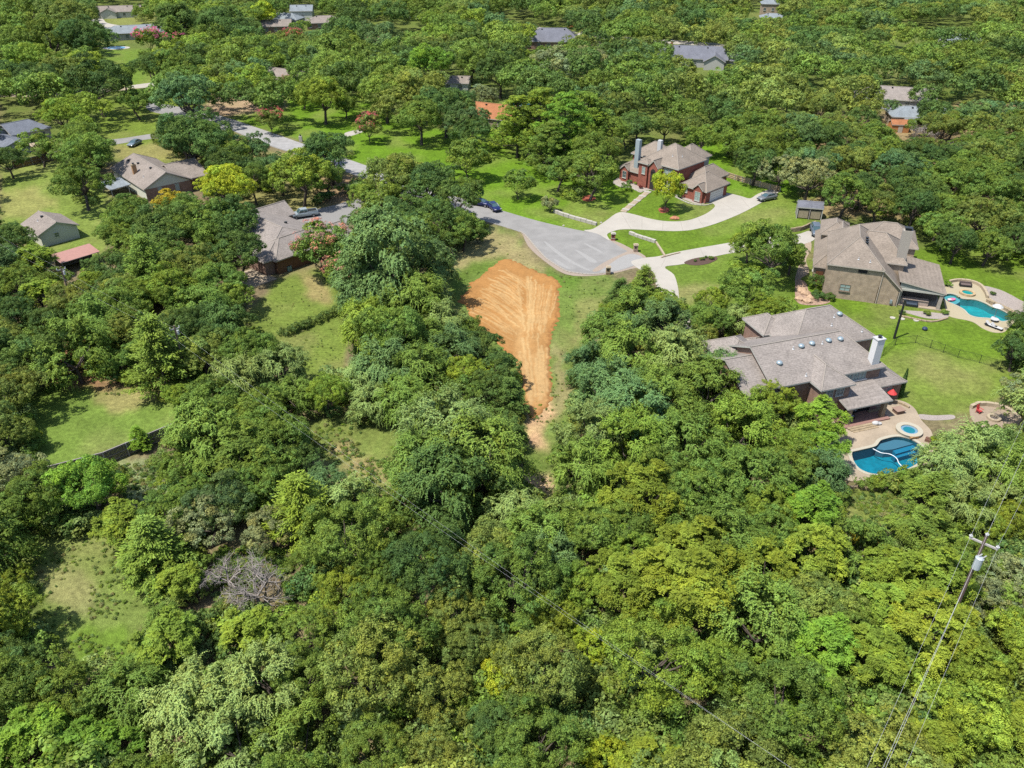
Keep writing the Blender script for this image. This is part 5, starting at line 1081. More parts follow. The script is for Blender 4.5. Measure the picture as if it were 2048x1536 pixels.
# ------------------------------------------------------------------ the graded orange dirt
def dirt_patch():
    edge = [(1008, 519), (1030, 523), (1050, 532), (1080, 545), (1108, 556), (1118, 565), (1123, 572), (1118, 582), (1118, 610), (1119, 625), (1113, 645), (1104, 665), (1101, 700), (1101, 740), (1102, 770), (1101, 800), (1092, 815), (1082, 826), (1066, 835), (1052, 826), (1050, 800), (1046, 770), (1036, 740), (1010, 700), (985, 672), (960, 660), (945, 635), (932, 615), (918, 600), (935, 582), (941, 566), (965, 550), (985, 533)]
    w = spline([G(*p) for p in edge], True, 4); a = np.array(w); st = .13
    xs = np.arange(a[:, 0].min() - .6, a[:, 0].max() + .6, st); ys = np.arange(a[:, 1].min() - .6, a[:, 1].max() + .6, st * 1.3)
    X, Y = np.meshgrid(xs, ys); d = seg_dist(X, Y, w + [w[0]]); ins = inside(w, X, Y); d = np.where(ins, d, -d) + (fbm(X * 1.4, Y * 1.4, 4) - .5) * 1.3
    rng = np.random.RandomState(4); strokes = []
    def st_(p0, pm, p1, wd): strokes.append(([G(*q) for q in ((1 - t) ** 2 * np.array(p0) + 2 * t * (1 - t) * np.array(pm) + t * t * np.array(p1) for t in np.linspace(0, 1, 9))], wd))
    for t in np.linspace(0, 1, 44):
        p0 = np.array((1005, 540)) * (1 - t) + np.array((938, 628)) * t + rng.normal(size=2) * 5; p1 = np.array((1058, 575)) * (1 - t) + np.array((1046, 690)) * t + rng.normal(size=2) * 5; p1 = p0 + (p1 - p0) * rng.uniform(.6, 1)
        pm = (p0 + p1) / 2 + np.array((12, -9)) * rng.rand(); st_(p0, pm, p1, rng.uniform(.07, .18))
    for t in np.linspace(0, 1, 22):
        p0 = np.array((1040, 552)) * (1 - t) + np.array((1112, 585)) * t + rng.normal(size=2) * 4; p1 = np.array((1052, 690)) * (1 - t) + np.array((1090, 670)) * t; p1 = p0 + (p1 - p0) * rng.uniform(.45, 1); st_(p0, (p0 + p1) / 2 + rng.normal(size=2) * 3, p1, rng.uniform(.07, .20))
    for t in np.linspace(0, 1, 12):
        p0 = np.array((1034, 665)) * (1 - t) + np.array((1094, 665)) * t + rng.normal(size=2) * 4; p1 = np.array((1062, 825)) * (1 - t) + np.array((1094, 800)) * t; s = rng.uniform(0, .4); q0 = p0 + (p1 - p0) * s; st_(q0, (q0 + p1) / 2, q0 + (p1 - q0) * rng.uniform(.5, 1), rng.uniform(.10, .28))
    k = np.zeros_like(X)
    for pts, wd in strokes:
        q = seg_dist(X + (fbm(X * .8, Y * .8, 2) - .5) * .5, Y, pts); k = np.maximum(k, np.exp(-(q / wd) ** 2) * rng.uniform(.5, 1))
    cen = np.exp(-(seg_dist(X, Y, [G(1045, 640), G(1055, 690), G(1078, 790)]) / 2.6) ** 2); k = np.clip(k * (.45 + .7 * fbm(X * 1.1, Y * .7, 3)) * 1.35 + cen * .5 * fbm(X * .9, Y * .5, 3) * 1.6, 0, 1)
    base = np.array((.390, .198, .066)); pale = np.array((.500, .325, .145)); col = base * (1 - k[..., None]) + pale * k[..., None]
    col *= (1 + .30 * (fbm(X * .5, Y * .5, 3) - .5) + .25 * (fbm(X * 3, Y * 3, 2) - .5))[..., None]
    far = np.clip((108 - Y) / 22, 0, 1)[..., None] * .25; col = col * (1 - far) + np.array((.43, .26, .12)) * far
    mid = np.clip(1 - np.abs(d) / .6, 0, 1)[..., None] * .5; col = col * (1 - mid) + np.array((.31, .125, .04)) * mid
    Z = .012 + np.clip(d * .35, -.05, .16) + k * .05 + (fbm(X * 2.2, Y * 2.2, 3) - .5) * .06 * np.clip(d, 0, 1)
    keep = d > -.25; idx = -np.ones(X.shape, int); idx[keep] = np.arange(keep.sum()); V = np.stack([X[keep], Y[keep], Z[keep]], 1); c = np.concatenate([col[keep], np.ones((keep.sum(), 1))], 1)
    i = np.stack([idx[:-1, :-1], idx[:-1, 1:], idx[1:, 1:], idx[1:, :-1]], -1).reshape(-1, 4); i = i[(i >= 0).all(1)]
    m, t, b = nodes('dirt'); N = t.nodes; L = t.links; at = N.new('ShaderNodeAttribute'); at.attribute_name = 'leaf'; n = N.new('ShaderNodeTexNoise'); n.inputs['Scale'].default_value = 5; n.inputs['Detail'].default_value = 5
    tc = N.new('ShaderNodeTexCoord'); L.new(tc.outputs['Object'], n.inputs[0]); r = N.new('ShaderNodeMapRange'); r.inputs[1].default_value = .3; r.inputs[2].default_value = .7; r.inputs[3].default_value = .86 * ALB; r.inputs[4].default_value = 1.12 * ALB
    L.new(n.outputs[0], r.inputs[0]); v = N.new('ShaderNodeVectorMath'); v.operation = 'SCALE'; L.new(at.outputs['Color'], v.inputs[0]); L.new(r.outputs[0], v.inputs['Scale']); L.new(v.outputs[0], b.inputs['Base Color']); b.inputs['Roughness'].default_value = .95; b.inputs['Specular IOR Level'].default_value = .1
    tag(link('dirt_patch', mesh_np('dirt_patch', V, i, m, c)), kind='structure')
dirt_patch()

# ------------------------------------------------------------------ vehicles
TYRE = M('tyre', (.03, .03, .03), .9, .1); RIM = M('rim', (.5, .5, .52), .35, .05, metal=.6)
def carpaint(name, col): return M('paint_' + name, col, .25, .03, 2, spec=.6, metal=.2)
def loft(st, mat, name, parent, cap=True):
    """st: (x, z0, z1, halfwidth, tuck) cross sections along the length"""
    V = []; F = []; n = 8
    for x, z0, z1, hw, tk in st:
        V += [(x, -hw * .93, z0), (x, -hw, z0 + (z1 - z0) * .35), (x, -hw * .97, z0 + (z1 - z0) * .8), (x, -hw * tk, z1), (x, hw * tk, z1), (x, hw * .97, z0 + (z1 - z0) * .8), (x, hw, z0 + (z1 - z0) * .35), (x, hw * .93, z0)]
    for i in range(len(st) - 1):
        for k in range(n): F.append((i * n + k, i * n + (k + 1) % n, (i + 1) * n + (k + 1) % n, (i + 1) * n + k))
    F += [tuple(range(n)), tuple((len(st) - 1) * n + k for k in reversed(range(n)))]
    return MB().faces(V, F).build(name, mat, parent)
def car(name, px, py, ang, kind, paint, label, cat='car'):
    x, y = G(px, py); t = thing(name, label, cat, (x, y, .05), math.radians(ang)); P = paint
    if kind == 'pickup':
        L, hw = 5.7, .98
        loft([(-2.85, .5, 1.0, .93, .9), (-2.75, .42, 1.12, .97, .92), (-.75, .42, 1.14, .98, .92), (-.7, .42, 1.12, .98, .92), (1.35, .42, 1.12, .98, .92), (2.3, .42, 1.05, .97, .86), (2.72, .45, .98, .92, .8), (2.85, .5, .8, .85, .8)], P, 'body', t)
        MB().box((-1.78, 0, 1.15), (1.75, 1.55, .04)).build('truck_bed', BLK, t)
        for s in (-1, 1): MB().box((-1.78, s * .86, 1.2), (2.0, .12, .16)).build('bed_rail', P, t)
        MB().box((-2.76, 0, 1.14), (.08, 1.7, .2)).build('tailgate', P, t)
        cab = [(-.72, 1.1, 1.2, .88, .95), (-.62, 1.1, 1.74, .84, .84), (.55, 1.1, 1.80, .83, .84), (.75, 1.1, 1.74, .83, .84), (1.35, 1.1, 1.14, .86, .95)]
    elif kind == 'suv':
        hw = .95; loft([(-2.35, .5, .95, .88, .9), (-2.25, .4, 1.1, .93, .9), (1.0, .4, 1.1, .94, .9), (2.0, .4, 1.0, .92, .85), (2.35, .45, .8, .85, .8)], P, 'body', t)
        cab = [(-2.15, 1.05, 1.2, .86, .95), (-1.9, 1.05, 1.7, .8, .84), (.3, 1.05, 1.75, .8, .84), (.5, 1.05, 1.7, .8, .84), (1.15, 1.05, 1.12, .84, .95)]
    else:
        hw = .90; loft([(-2.35, .42, .85, .78, .85), (-2.15, .32, .98, .87, .86), (-1.2, .3, 1.0, .9, .86), (.9, .3, .97, .9, .86), (1.7, .3, .88, .88, .8), (2.2, .35, .72, .8, .75), (2.35, .42, .6, .7, .75)], P, 'body', t)
        cab = [(-1.85, .93, .98, .78, .9), (-1.15, .93, 1.36, .66, .8), (-.2, .93, 1.42, .66, .8), (.15, .93, 1.38, .66, .8), (1.05, .93, .97, .76, .9)]
    loft(cab, GLASS, 'windows', t)
    a, b = cab[1], cab[3]; zt = max(c[2] for c in cab)
    MB().box(((a[0] + b[0]) / 2, 0, zt - .015), (b[0] - a[0] + .04, a[3] * 1.62, .07), bev=.02).build('cab_roof', P, t)
    for s in (-1, 1):
        MB().cyl((a[0] - .02, s * a[3] * .92, zt - .03), (cab[0][0], s * cab[0][3] * .99, cab[0][1] + .05), .05, n=5).cyl((b[0], s * b[3] * .92, zt - .03), (cab[-1][0], s * cab[-1][3] * .99, cab[-1][1] + .02), .045, n=5).cyl(((a[0] + b[0]) / 2, s * a[3] * .93, zt - .03), ((a[0] + b[0]) / 2, s * a[3] * 1.05, cab[0][1]), .045, n=5).build('pillars', P, t)['kind'] = 'stuff'
        MB().box((cab[-1][0] - .35, s * (hw + .12), cab[-1][1] + .12), (.14, .22, .16), bev=.03).build('wing_mirror', P, t)
    fx = 2.30 if kind != 'pickup' else 2.78
    for s in (-1, 1):
        MB().box((fx - .08, s * hw * .68, .72 if kind == 'sedan' else .85), (.16, .38, .16), bev=.03).build('headlight', PVC, t); MB().box((-fx + .04, s * hw * .7, .8 if kind == 'sedan' else .95), (.08, .3, .16)).build('tail_light', M('tail_red', (.4, .02, .02), .3), t)
    MB().box((fx + .0, 0, .55), (.14, hw * 1.2, .2), bev=.03).build('grille', BLK, t)
    R = .36 if kind != 'sedan' else .32
    for fx_ in (-1.45 if kind != 'pickup' else -1.75, 1.42 if kind != 'pickup' else 1.85):
        for s in (-1, 1):
            w = MB().cyl((fx_, s * (hw - .2), R), (fx_, s * (hw + .02), R), R, n=16).build('wheel', TYRE, t); MB().cyl((fx_, s * (hw - .0), R), (fx_, s * (hw + .035), R), R * .6, n=10).build('hubcap', RIM, w)
    return t
car('pickup_truck', 609, 434, 205, 'pickup', carpaint('silver_blue', (.40, .46, .50)), 'silver crew cab pickup parked in tree shade on the grey drive', 'pickup truck')
car('parked_car', 1533, 400, 207, 'sedan', carpaint('grey', (.22, .235, .26)), 'dark silver sedan parked at the end of the curved white drive')
car('parked_car', 988, 419, -65, 'sedan', carpaint('blue', (.012, .018, .11)), 'deep blue car on the road edge just above the turning circle')
car('parked_car', 270, 291, -100, 'sedan', carpaint('steel', (.20, .26, .30)), 'steel grey car on the grass verge above the cream gabled house')
car('parked_car', 962, 411, -25, 'sedan', carpaint('navy', (.012, .02, .10)), 'navy car half hidden by oaks behind the deep blue car')
car('parked_car', 1631, 468, -100, 'suv', carpaint('greyblue', (.17, .21, .27)), 'grey blue utility vehicle beside the two storey house', 'car')
car('parked_car', 191, 36, 60, 'suv', carpaint('black', (.03, .03, .035)), 'black vehicle on the drive of the top left ranch house')

# ------------------------------------------------------------------ fences, walls, mailboxes, pole, wires
def board_fence(name, pts, h, panel, mat, rail, label, lean=0, z0=0.):
    w = [Vector(G(*p)) for p in pts]; t = thing(name, label, 'fence', (w[0].x, w[0].y, 0)); o = w[0]
    for a, b in zip(w[:-1], w[1:]):
        d = b - a; n = max(1, round(d.length / panel)); u = d / n; rz = math.atan2(d.y, d.x); nn = Vector((u.y, -u.x)).normalized()
        for i in range(n):
            c = a + u * (i + .5) - o; L = u.length; m = MB(); k = int(L / .15)
            for q in range(k): m.box((-L / 2 + (q + .5) * L / k, random.Random(i * 37 + q).uniform(-.012, .012), h / 2), (L / k * .93, .025, h + random.Random(q * 3 + i).uniform(-.03, .03)))
            p = m.build('fence_panel', mat, t, (c.x, c.y, 0), rz); p['kind'] = 'stuff'
            r = MB()
            for z in (.3, h * .55, h - .12): r.box((0, -.06, z), (L, .05, .09))
            r.box((0, -.01, h + .04), (L, .15, .04)); r.build('rail', rail, p)['kind'] = 'stuff'
        for i in range(n + 1): c = a + u * i - o + nn * .1; MB().box((0, 0, (h + .1) / 2), (.1, .1, h + .1)).build('post', M('post_grey', (.42, .42, .42), .5, .1), t, (c.x, c.y, 0), rz)
    return t
GREYB = M('weathered_boards', (.13, .12, .095), .9, .3, 3, stretch=(5, 5, .5)); RAILM = M('rail_wood', (.28, .25, .24), .9, .2, 3)
board_fence('board_fence', [(40, 975), (213, 930), (345, 874), (372, 864)], 1.85, 2.4, GREYB, RAILM, 'weathered grey board fence across the left lawn behind the lower woods')
board_fence('board_fence', [(28, 338), (85, 326), (160, 308)], 1.85, 2.4, WOODB, RAILM, 'dark brown board fence below the slate roofed white house')
board_fence('board_fence', [(1440, 350), (1470, 360), (1500, 369), (1560, 384)], 1.2, 2.6, M('tan_boards', (.52, .40, .24), .9, .2, 3), M('tan_boards', (.52, .40, .24)), 'tan fence running along the trees right of the red brick house')
def iron_fence():
    pts = [(1720, 740), (1765, 712), (1790, 690), (1830, 686), (1860, 696), (1886, 705), (1915, 715), (1958, 726), (1999, 738), (2040, 750)]
    w = [Vector(G(*p)) for p in pts]; t = thing('iron_fence', 'low black see through railing fence crossing the lawn between the two pools', 'fence', (w[0].x, w[0].y, 0)); o = w[0]; h = 1.35
    for a, b in zip(w[:-1], w[1:]):
        d = b - a; n = max(1, round(d.length / 2.4)); u = d / n; rz = math.atan2(d.y, d.x)
        for i in range(n):
            c = a + u * (i + .5) - o; L = u.length; m = MB()
            for z in (.15, h - .05): m.box((0, 0, z), (L, .02, .025))
            for q in range(int(L / .2)): m.box((-L / 2 + .08 + q * .2, 0, h / 2), (.012, .012, h))
            m.build('railing_panel', BLK, t, (c.x, c.y, 0), rz)['kind'] = 'stuff'
    for p in w: MB().box((0, 0, h / 2), (.05, .05, h + .05)).build('post', BLK, t, (p.x - o.x, p.y - o.y, 0))
iron_fence()
def stone_wall(name, pts, h, wd, mat, label, step=1.0, smooth=True, cat='wall', cap=None):
    w = [G(*p) for p in pts]; w = spline(w, False, 4) if smooth else w; t = thing(name, label, cat, (*w[0], 0)); o = Vector(w[0]); acc = []; rng = random.Random(len(pts) * 7 + int(h * 10))
    L = 0; S_ = [0]
    for a, b in zip(w[:-1], w[1:]): L += (Vector(b) - Vector(a)).length; S_.append(L)
    def at(s):
        for i in range(len(w) - 1):
            if s <= S_[i + 1] or i == len(w) - 2: k = (s - S_[i]) / max(1e-6, S_[i + 1] - S_[i]); return Vector(w[i]).lerp(Vector(w[i + 1]), k)
    s = 0
    while s < L - .2:
        k = min(step * rng.uniform(.75, 1.3), L - s); a = at(s); b = at(s + k); d = b - a; c = (a + b) / 2 - o; hh = h * rng.uniform(.92, 1.06)
        MB().box((0, 0, hh / 2), (d.length * .97, wd * rng.uniform(.92, 1.05), hh), bev=.03).build('stone', mat, t, (c.x, c.y, 0), math.atan2(d.y, d.x)); s += k
    return t
stone_wall('retaining_wall', [(1108, 425), (1130, 433), (1160, 442), (1193, 451)], .7, .55, LIMES, 'long white stone retaining wall on the lawn left of the white drive', 1.3, False)
stone_wall('retaining_wall', [(1259, 468), (1280, 476), (1311, 486)], .6, .55, LIMES, 'short white stone wall between the two curving driveways', 1.2, False)
stone_wall('retaining_wall', [(1312, 486), (1320, 498), (1330, 514)], .35, .35, M('limestone_cream', (.44, .36, .25), .9, .15, 4, .02), 'thin cream stone edging running down to the lower driveway', .9)
stone_wall('retaining_wall', [(1322, 516), (1340, 511), (1360, 506)], .25, .25, MC['limestone_cream'], 'short tan kerb wall along the lower driveway mouth', .9)
stone_wall('retaining_wall', [(1941, 817), (1957, 811), (1977, 811), (2002, 817), (2023, 828), (2041, 848)], .6, .45, MC['limestone_cream'], 'curved tan stone seat wall round the fire pit', .8)
stone_wall('retaining_wall', [(1898, 566), (1915, 563), (1939, 565), (1960, 573), (1971, 588), (1974, 597)], .55, .4, MC['limestone_cream'], 'curved cream wall at the back of the turquoise pool deck', .9)
stone_wall('retaining_wall', [(1974, 603), (1985, 610), (1998, 614), (2012, 622), (2024, 629), (2032, 638)], .6, .6, STONE, 'rough tan rock ledge along the right edge of the turquoise pool', .8)
stone_wall('retaining_wall', [(1580, 464), (1600, 462), (1615, 456), (1630, 450)], .9, .3, STONE, 'tan stone wall beside the grey blue utility vehicle', .9)
stone_wall('retaining_wall', [(1797, 632), (1820, 637), (1850, 643), (1870, 644), (1895, 637)], .25, .3, STONE, 'low scalloped stone border of the porch gravel bed', .8)
stone_wall('retaining_wall', [(1735, 827), (1752, 824), (1766, 818), (1768, 812)], .4, .4, STONE, 'low curving stone planter edge below the near house patio', .7)
stone_wall('retaining_wall', [(1760, 808), (1775, 804), (1800, 808), (1818, 817)], .35, .3, STONE, 'low stone seat edge along the top of the near pool terrace', .7)
stone_wall('retaining_wall', [(1690, 980), (1712, 975), (1735, 980), (1780, 978)], .35, .35, STONE, 'rough stone edging on the slope below the near pool', .8)
stone_wall('bed_border', [(1226, 366), (1240, 374), (1262, 376), (1274, 382), (1298, 383)], .2, .25, LIMES, 'white scalloped border in front of the red house entrance bed', .8)
stone_wall('bed_border', [(1350, 394), (1366, 402), (1385, 409), (1410, 411), (1424, 408)], .2, .25, LIMES, 'white scalloped border below the red house garage window', .8)
# paver walk to the red house
w0 = Vector(G(1297, 383)); w1 = Vector(G(1246, 424)); t = thing('paver_walk', 'straight stepped walk of pale slabs from the drive to the red house door', 'path', (w0.x, w0.y, 0)); d = w1 - w0; n = 14; rz = math.atan2(d.y, d.x)
for i in range(n):
    c = d * ((i + .5) / n); MB().box((0, 0, .06), (d.length / n * (.95 if i % 3 else .8), 1.35 if i % 3 else 1.55, .12 if i % 3 else .18), bev=.015).build('slab', CONC if i % 3 == 0 else CONC_T, t, (c.x, c.y, 0), rz)
def mailbox(px, py, label, body, cap):
    t = thing('mailbox_pillar', label, 'mailbox', G3(px, py)); MB().box((0, 0, .65), (.75, .75, 1.3)).build('pillar', body, t); MB().box((0, 0, 1.36), (.92, .92, .12)).box((0, 0, 1.48), (.6, .6, .12)).build('pillar_cap', cap, t)
    MB().box((0, 0, 0), (.3, .06, .3)).build('mail_door', BLK, t, (-.1, -.39, .95)); MB().box((0, 0, .45), (.79, .79, .12)).build('stone_band', cap, t)
mailbox(1226, 480, 'red brick and white stone mailbox pillar at the white drive mouth', B_RED, LIMES); mailbox(1271, 503, 'stone mailbox pillar with tan cap beside the turning circle', M('mail_stone', (.36, .25, .18), .9, .4, 3), MC['limestone_cream']); mailbox(1216, 548, 'brown stone mailbox pillar at the bottom edge of the turning circle', M('mail_brown', (.28, .20, .11), .9, .4, 3), MC['limestone_cream'])
x, y = G(602, 283); t = thing('mailbox_pillar', 'white pillar with lantern on the verge beside the upper road', 'mailbox', (x, y, 0)); MB().box((0, 0, .7), (.8, .8, 1.4)).build('pillar', LIMES, t); MB().box((0, 0, 1.5), (.3, .3, .4)).cyl((0, 0, 1.7), (0, 0, 2), .25, .02).build('lantern', BLK, t)
# overgrown hedge row between the two left lawns
hw = [Vector(G(*q)) for q in ((574, 672), (600, 660), (630, 648), (660, 636), (690, 622))]; rng = np.random.RandomState(9); cen = []
for a_, b_ in zip(hw[:-1], hw[1:]):
    for k in range(9): c_ = a_.lerp(b_, (k + rng.rand()) / 9); cen.append((c_.x + rng.normal() * .2, c_.y + rng.normal() * .2, .55 + rng.rand() * .3))
o_ = hw[0]; cen = np.array(cen) - np.array([o_.x, o_.y, 0]); t = thing('hedge', 'low overgrown hedge row dividing the two lawns left of the tall vine tree', 'hedge', (o_.x, o_.y, 0)); hc = link('foliage', mk(clumpy(rng, cen, np.full(len(cen), .62), 9, 16, .3, .2, bvar=.25), 'hedge_foliage'), t); hc.color = (.10, .15, .035, 1)
# clipped shrubs in the beds
for px, py, R_, cl, lb in ((1803, 628, .55, DEEP, 'left ball shrub in the porch gravel bed'), (1852, 630, .6, MIDG, 'middle ball shrub in the porch gravel bed'), (1890, 629, .6, MIDG, 'right ball shrub in the porch gravel bed'), (1893, 573, .8, BRITE, 'bright shrub at the left tip of the turquoise pool deck'), (1404, 520, .5, MIDG, 'left shrub in the dark mulch bed by the lower drive'), (1422, 519, .55, MIDG, 'right shrub in the dark mulch bed by the lower drive'), (1390, 523, .35, DEEP, 'tiny dark shrub at the tip of the drive mulch bed'), (1412, 516, .35, DEEP, 'tiny shrub behind the others in the drive mulch bed'), (1258, 367, .75, BLUEG, 'rounded blue green shrub by the red house left wing'), (1270, 369, .5, FRESH, 'small green shrub right of the rounded blue green one'), (1281, 377, .55, (.14, .03, .03), 'dark red leaved shrub beside the red house entry'), (1246, 369, .4, DEEP, 'little dark shrub left of the rounded blue green one'), (1360, 394, 1.1, DEEP, 'dark shrub between the yellow green yard tree and the garage'), (1875, 893, 1.1, YELG, 'yellow green clump at the right side of the near pool deck'), (1660, 600, 1.0, DEEP, 'dark shrub against the left foot of the tall brick wall'), (1636, 598, 1.2, DEEP, 'dark rounded bush above the tan rock pile'), (1985, 590, .5, DEEP, 'small dark shrub in the pebble bed beside the turquoise pool'), (1643, 474, 1.0, FRESH, 'clipped green shrub at the corner below the grey blue vehicle')):
    CNAME.setdefault(cl, 'dark red'); plant(*G(px, py), R_, 'shrub', cl, .9, None, lb)
# tall dark pole on the lawn
t = thing('steel_pole', 'tall dark bare pole standing where the black railing turns', 'pole', G3(1788, 677)); MB().cyl((0, 0, 0), (0, 0, 6.6), .19, .15, 10).build('shaft', BLK, t); MB().cyl((0, 0, 6.6), (0, 0, 6.72), .2, .1, 10).build('pole_cap', BLK, t)
# boulders, stepping stones, small yard things
def rock(px, py, sx, sy, sz, mat, label, seed, name='boulder'):
    rng = np.random.RandomState(seed); bm = bmesh.new(); bmesh.ops.create_icosphere(bm, subdivisions=2, radius=1)
    for v in bm.verts: v.co = v.co * (1 + rng.normal() * .10); v.co.x *= sx; v.co.y *= sy; v.co.z = v.co.z * sz + sz * .35
    me = bpy.data.meshes.new(name); bm.to_mesh(me); bm.free(); me.materials.append(mat); o = link(name, me, None, G3(px, py)); tag(o, label, 'rock'); return o
RK = M('red_rock', (.45, .20, .11), .9, .3, 2, .05)
rock(1349, 438, 1.0, .7, .45, RK, 'flat reddish boulder on the lawn inside the curving white drive', 2); rock(1127, 452, .25, .2, .2, LIMES, 'small white rock on the verge below the long white wall', 3); rock(1202, 446, .25, .2, .2, LIMES, 'small white rock at the edge of the white drive', 4)
for k, (px, py) in enumerate(((1602, 582), (1611, 588), (1598, 600), (1614, 604), (1623, 596))): rock(px, py, .9, .7, .5, M('bed_rock2', (.50, .34, .22), .9, .3, 2, .05), ('uppermost rock', 'second rock from the top', 'leftmost rock', 'lowest rock', 'rightmost rock')[k] + ' in the tan rock pile by the two storey house', 10 + k)
for k, (px, py) in enumerate(((1785, 636), (1804, 638), (1832, 641))):
    tag(MB().cyl((0, 0, 0), (0, 0, .09), .42, n=12).build('stepping_stone', LIMES, None, G3(px, py)), ('left', 'middle', 'right')[k] + 'most of the three round white stepping stones below the porch' if k != 1 else 'middle one of the three round white stepping stones below the porch', 'stepping stone', 'stepping stones on the lawn')
tag(MB().ball((0, 0, .25), (.42, .42, .3), 12).build('covered_mound', M('navy_cover', (.03, .05, .10), .5), None, G3(1849, 660)), 'small dark blue rounded cover lying on the lawn below the stepping stones', 'cover')
t = thing('patio_umbrella', 'closed up red umbrella by the near house patio corner', 'umbrella', G3(1778, 808)); MB().cyl((0, 0, 0), (0, 0, 2.2), .04, n=6).build('mast', BLK, t); MB().cyl((0, 0, 1.75), (0, 0, 2.35), .62, .05, 10).build('canopy', M('umbrella_red', (.62, .05, .05), .7), t); MB().cyl((0, 0, 0), (0, 0, .1), .35, n=10).build('base', BLK, t)
t = thing('fire_table', 'low brown square fire table on the near pool terrace', 'fire table', G3(1796, 825)); MB().box((0, 0, .28), (1.15, .95, .5), rz=.3).build('table_base', M('fire_brown', (.20, .12, .09), .8, .2), t); MB().box((0, 0, .56), (1.35, 1.15, .07), rz=.3).build('table_top', M('fire_top', (.33, .22, .17), .7, .1), t)
def sofa(px, py, rz, seat, frame, label, w=1.7, name='outdoor_sofa', cat='sofa', z=0.):
    t = thing(name, label, cat, G3(px, py, z), rz); MB().box((0, 0, .2), (w, .8, .3)).build('frame', frame, t)
    MB().box((0, -.04, .42), (w - .2, .62, .16), bev=.03).build('seat', seat, t); MB().box((0, .34, .58), (w, .16, .5), bev=.03).build('backrest', seat, t)
    for s in (-1, 1): MB().box((s * (w / 2 - .06), 0, .45), (.12, .78, .3)).build('armrest', frame, t)
    return t
CUSH = M('cushion_white', (.42, .46, .5), .8, .06)
sofa(1698, 836, .3, CUSH, BLK, 'white cushioned armchair at the left front edge of the covered patio', 1.1, 'outdoor_armchair', 'armchair', .24); sofa(1704, 824, .3, CUSH, BLK, 'white cushioned armchair further back under the patio roof', 1.0, 'outdoor_armchair', 'armchair', .24); sofa(1722, 819, .3, M('cushion_dark', (.07, .05, .05), .8), BLK, 'dark sofa in the shade of the patio roof', 1.9, 'outdoor_sofa', 'sofa', .24)
sofa(1930, 573, -.25, M('cushion_brown', (.16, .12, .11), .8), BLK, 'dark brown sofa against the curved wall of the turquoise pool deck', 1.9)
sofa(1822, 612, -.35, M('cushion_navy', (.05, .07, .10), .8), BLK, 'dark navy sofa under the porch of the two storey house', 1.9)
def parasol(px, py, r, h, label):
    t = thing('parasol', label, 'parasol', G3(px, py)); MB().cyl((0, 0, 0), (0, 0, h), .04, n=6).build('pole', PVC, t); c = MB().lathe((0, 0, h - .45), [(r, 0), (r * .55, .28), (0, .45)], 8).build('canopy', PVC, t)
    for k in range(8): a = k * math.pi / 4 + .01; MB().cyl((0, 0, h - .05), (r * math.cos(a), r * math.sin(a), h - .47), .015, n=4).build('rib', METAL, c)
    MB().cyl((0, 0, 0), (0, 0, .1), .4, n=12).build('base', PVC, t)
parasol(1988, 636, .85, 2.5, 'round white parasol whose canopy shows over the turquoise pool')
MB_t = thing('side_table', 'white round table on the deck edge under the parasol', 'table', G3(1988, 643)); MB().cyl((0, 0, .42), (0, 0, .47), .62, n=14).build('table_top', PVC, MB_t); MB().cyl((0, 0, 0), (0, 0, .42), .06, n=6).build('leg', PVC, MB_t)
def lounger(px, py, rz, label):
    t = thing('sun_lounger', label, 'sun lounger', G3(px, py), rz); MB().box((0, 0, .3), (1.9, .65, .06)).build('frame', BLK, t); MB().box((-.3, 0, .38), (1.25, .6, .12), bev=.03).build('seat', PVC, t); MB().box((.6, 0, .58), (.7, .6, .12), ry=-.6, bev=.03).build('backrest', PVC, t)
    for sx in (-.85, .6):
        for sy in (-.28, .28): MB().box((sx, sy, .14), (.05, .05, .28)).build('leg', BLK, t)
lounger(1981, 654, 2.2, 'left one of two white loungers on the cream deck'); lounger(1992, 658, 2.2, 'right one of two white loungers on the cream deck')
f = thing('pool_float', 'pink and white inflatable float on the turquoise pool', 'pool float', (*G(1903, 599), -.02), .4); MB().ball((0, 0, .06), (.85, .42, .14), 14).build('float_body', M('float_pink', (.75, .18, .34), .4), f); MB().ball((-.45, 0, .14), (.35, .36, .12), 12).build('head_rest', PVC, f)
t = thing('fire_pit', 'round cream stone fire ring inside the curved seat wall', 'fire pit', G3(1987, 838)); MB().lathe((0, 0, 0), [(.85, 0), (.85, .32), (.52, .32), (.52, .05), (0, .05)], 20).build('stone_ring', MC['limestone_cream'], t); MB().lathe((0, 0, .07), [(.52, 0), (0, .02)], 14).build('ash_bed', M('ash', (.18, .15, .13), .95), t)
struct('fire_pit_terrace', [(1940, 814), (1957, 810), (1977, 810), (2002, 816), (2023, 827), (2041, 846), (2033, 856), (1997, 856), (1962, 855), (1943, 838)], .04, M('terrace', (.33, .26, .19), .9, .15, 3), .06)
t = thing('garden_chair', 'red slatted garden chair left of the fire ring', 'chair', G3(1957, 826), .5)
CR = M('chair_red', (.55, .06, .06), .6); MB().box((0, 0, .36), (.6, .55, .05)).build('seat', CR, t)
for k in range(4): MB().box((-.22 + k * .147, .3, .72), (.12, .04, .8), rx=-.25).build('back_slat', CR, t)
for sx in (-.28, .28):
    for sy in (-.24, .24): MB().box((sx, sy, .18), (.06, .06, .36)).build('leg', CR, t)
    MB().box((sx * 1.15, 0, .6), (.12, .65, .04)).build('armrest', CR, t)
tag(MB().box((0, 0, .22), (1.5, .55, .44), rz=-.6).box((0, .05, .5), (1.3, .3, .14), rz=-.6).build('log_pile', M('log_brown', (.19, .10, .07), .9, .3, 4), None, G3(1862, 885)), 'dark brown heap of wood at the right edge of the near pool deck', 'wood heap')
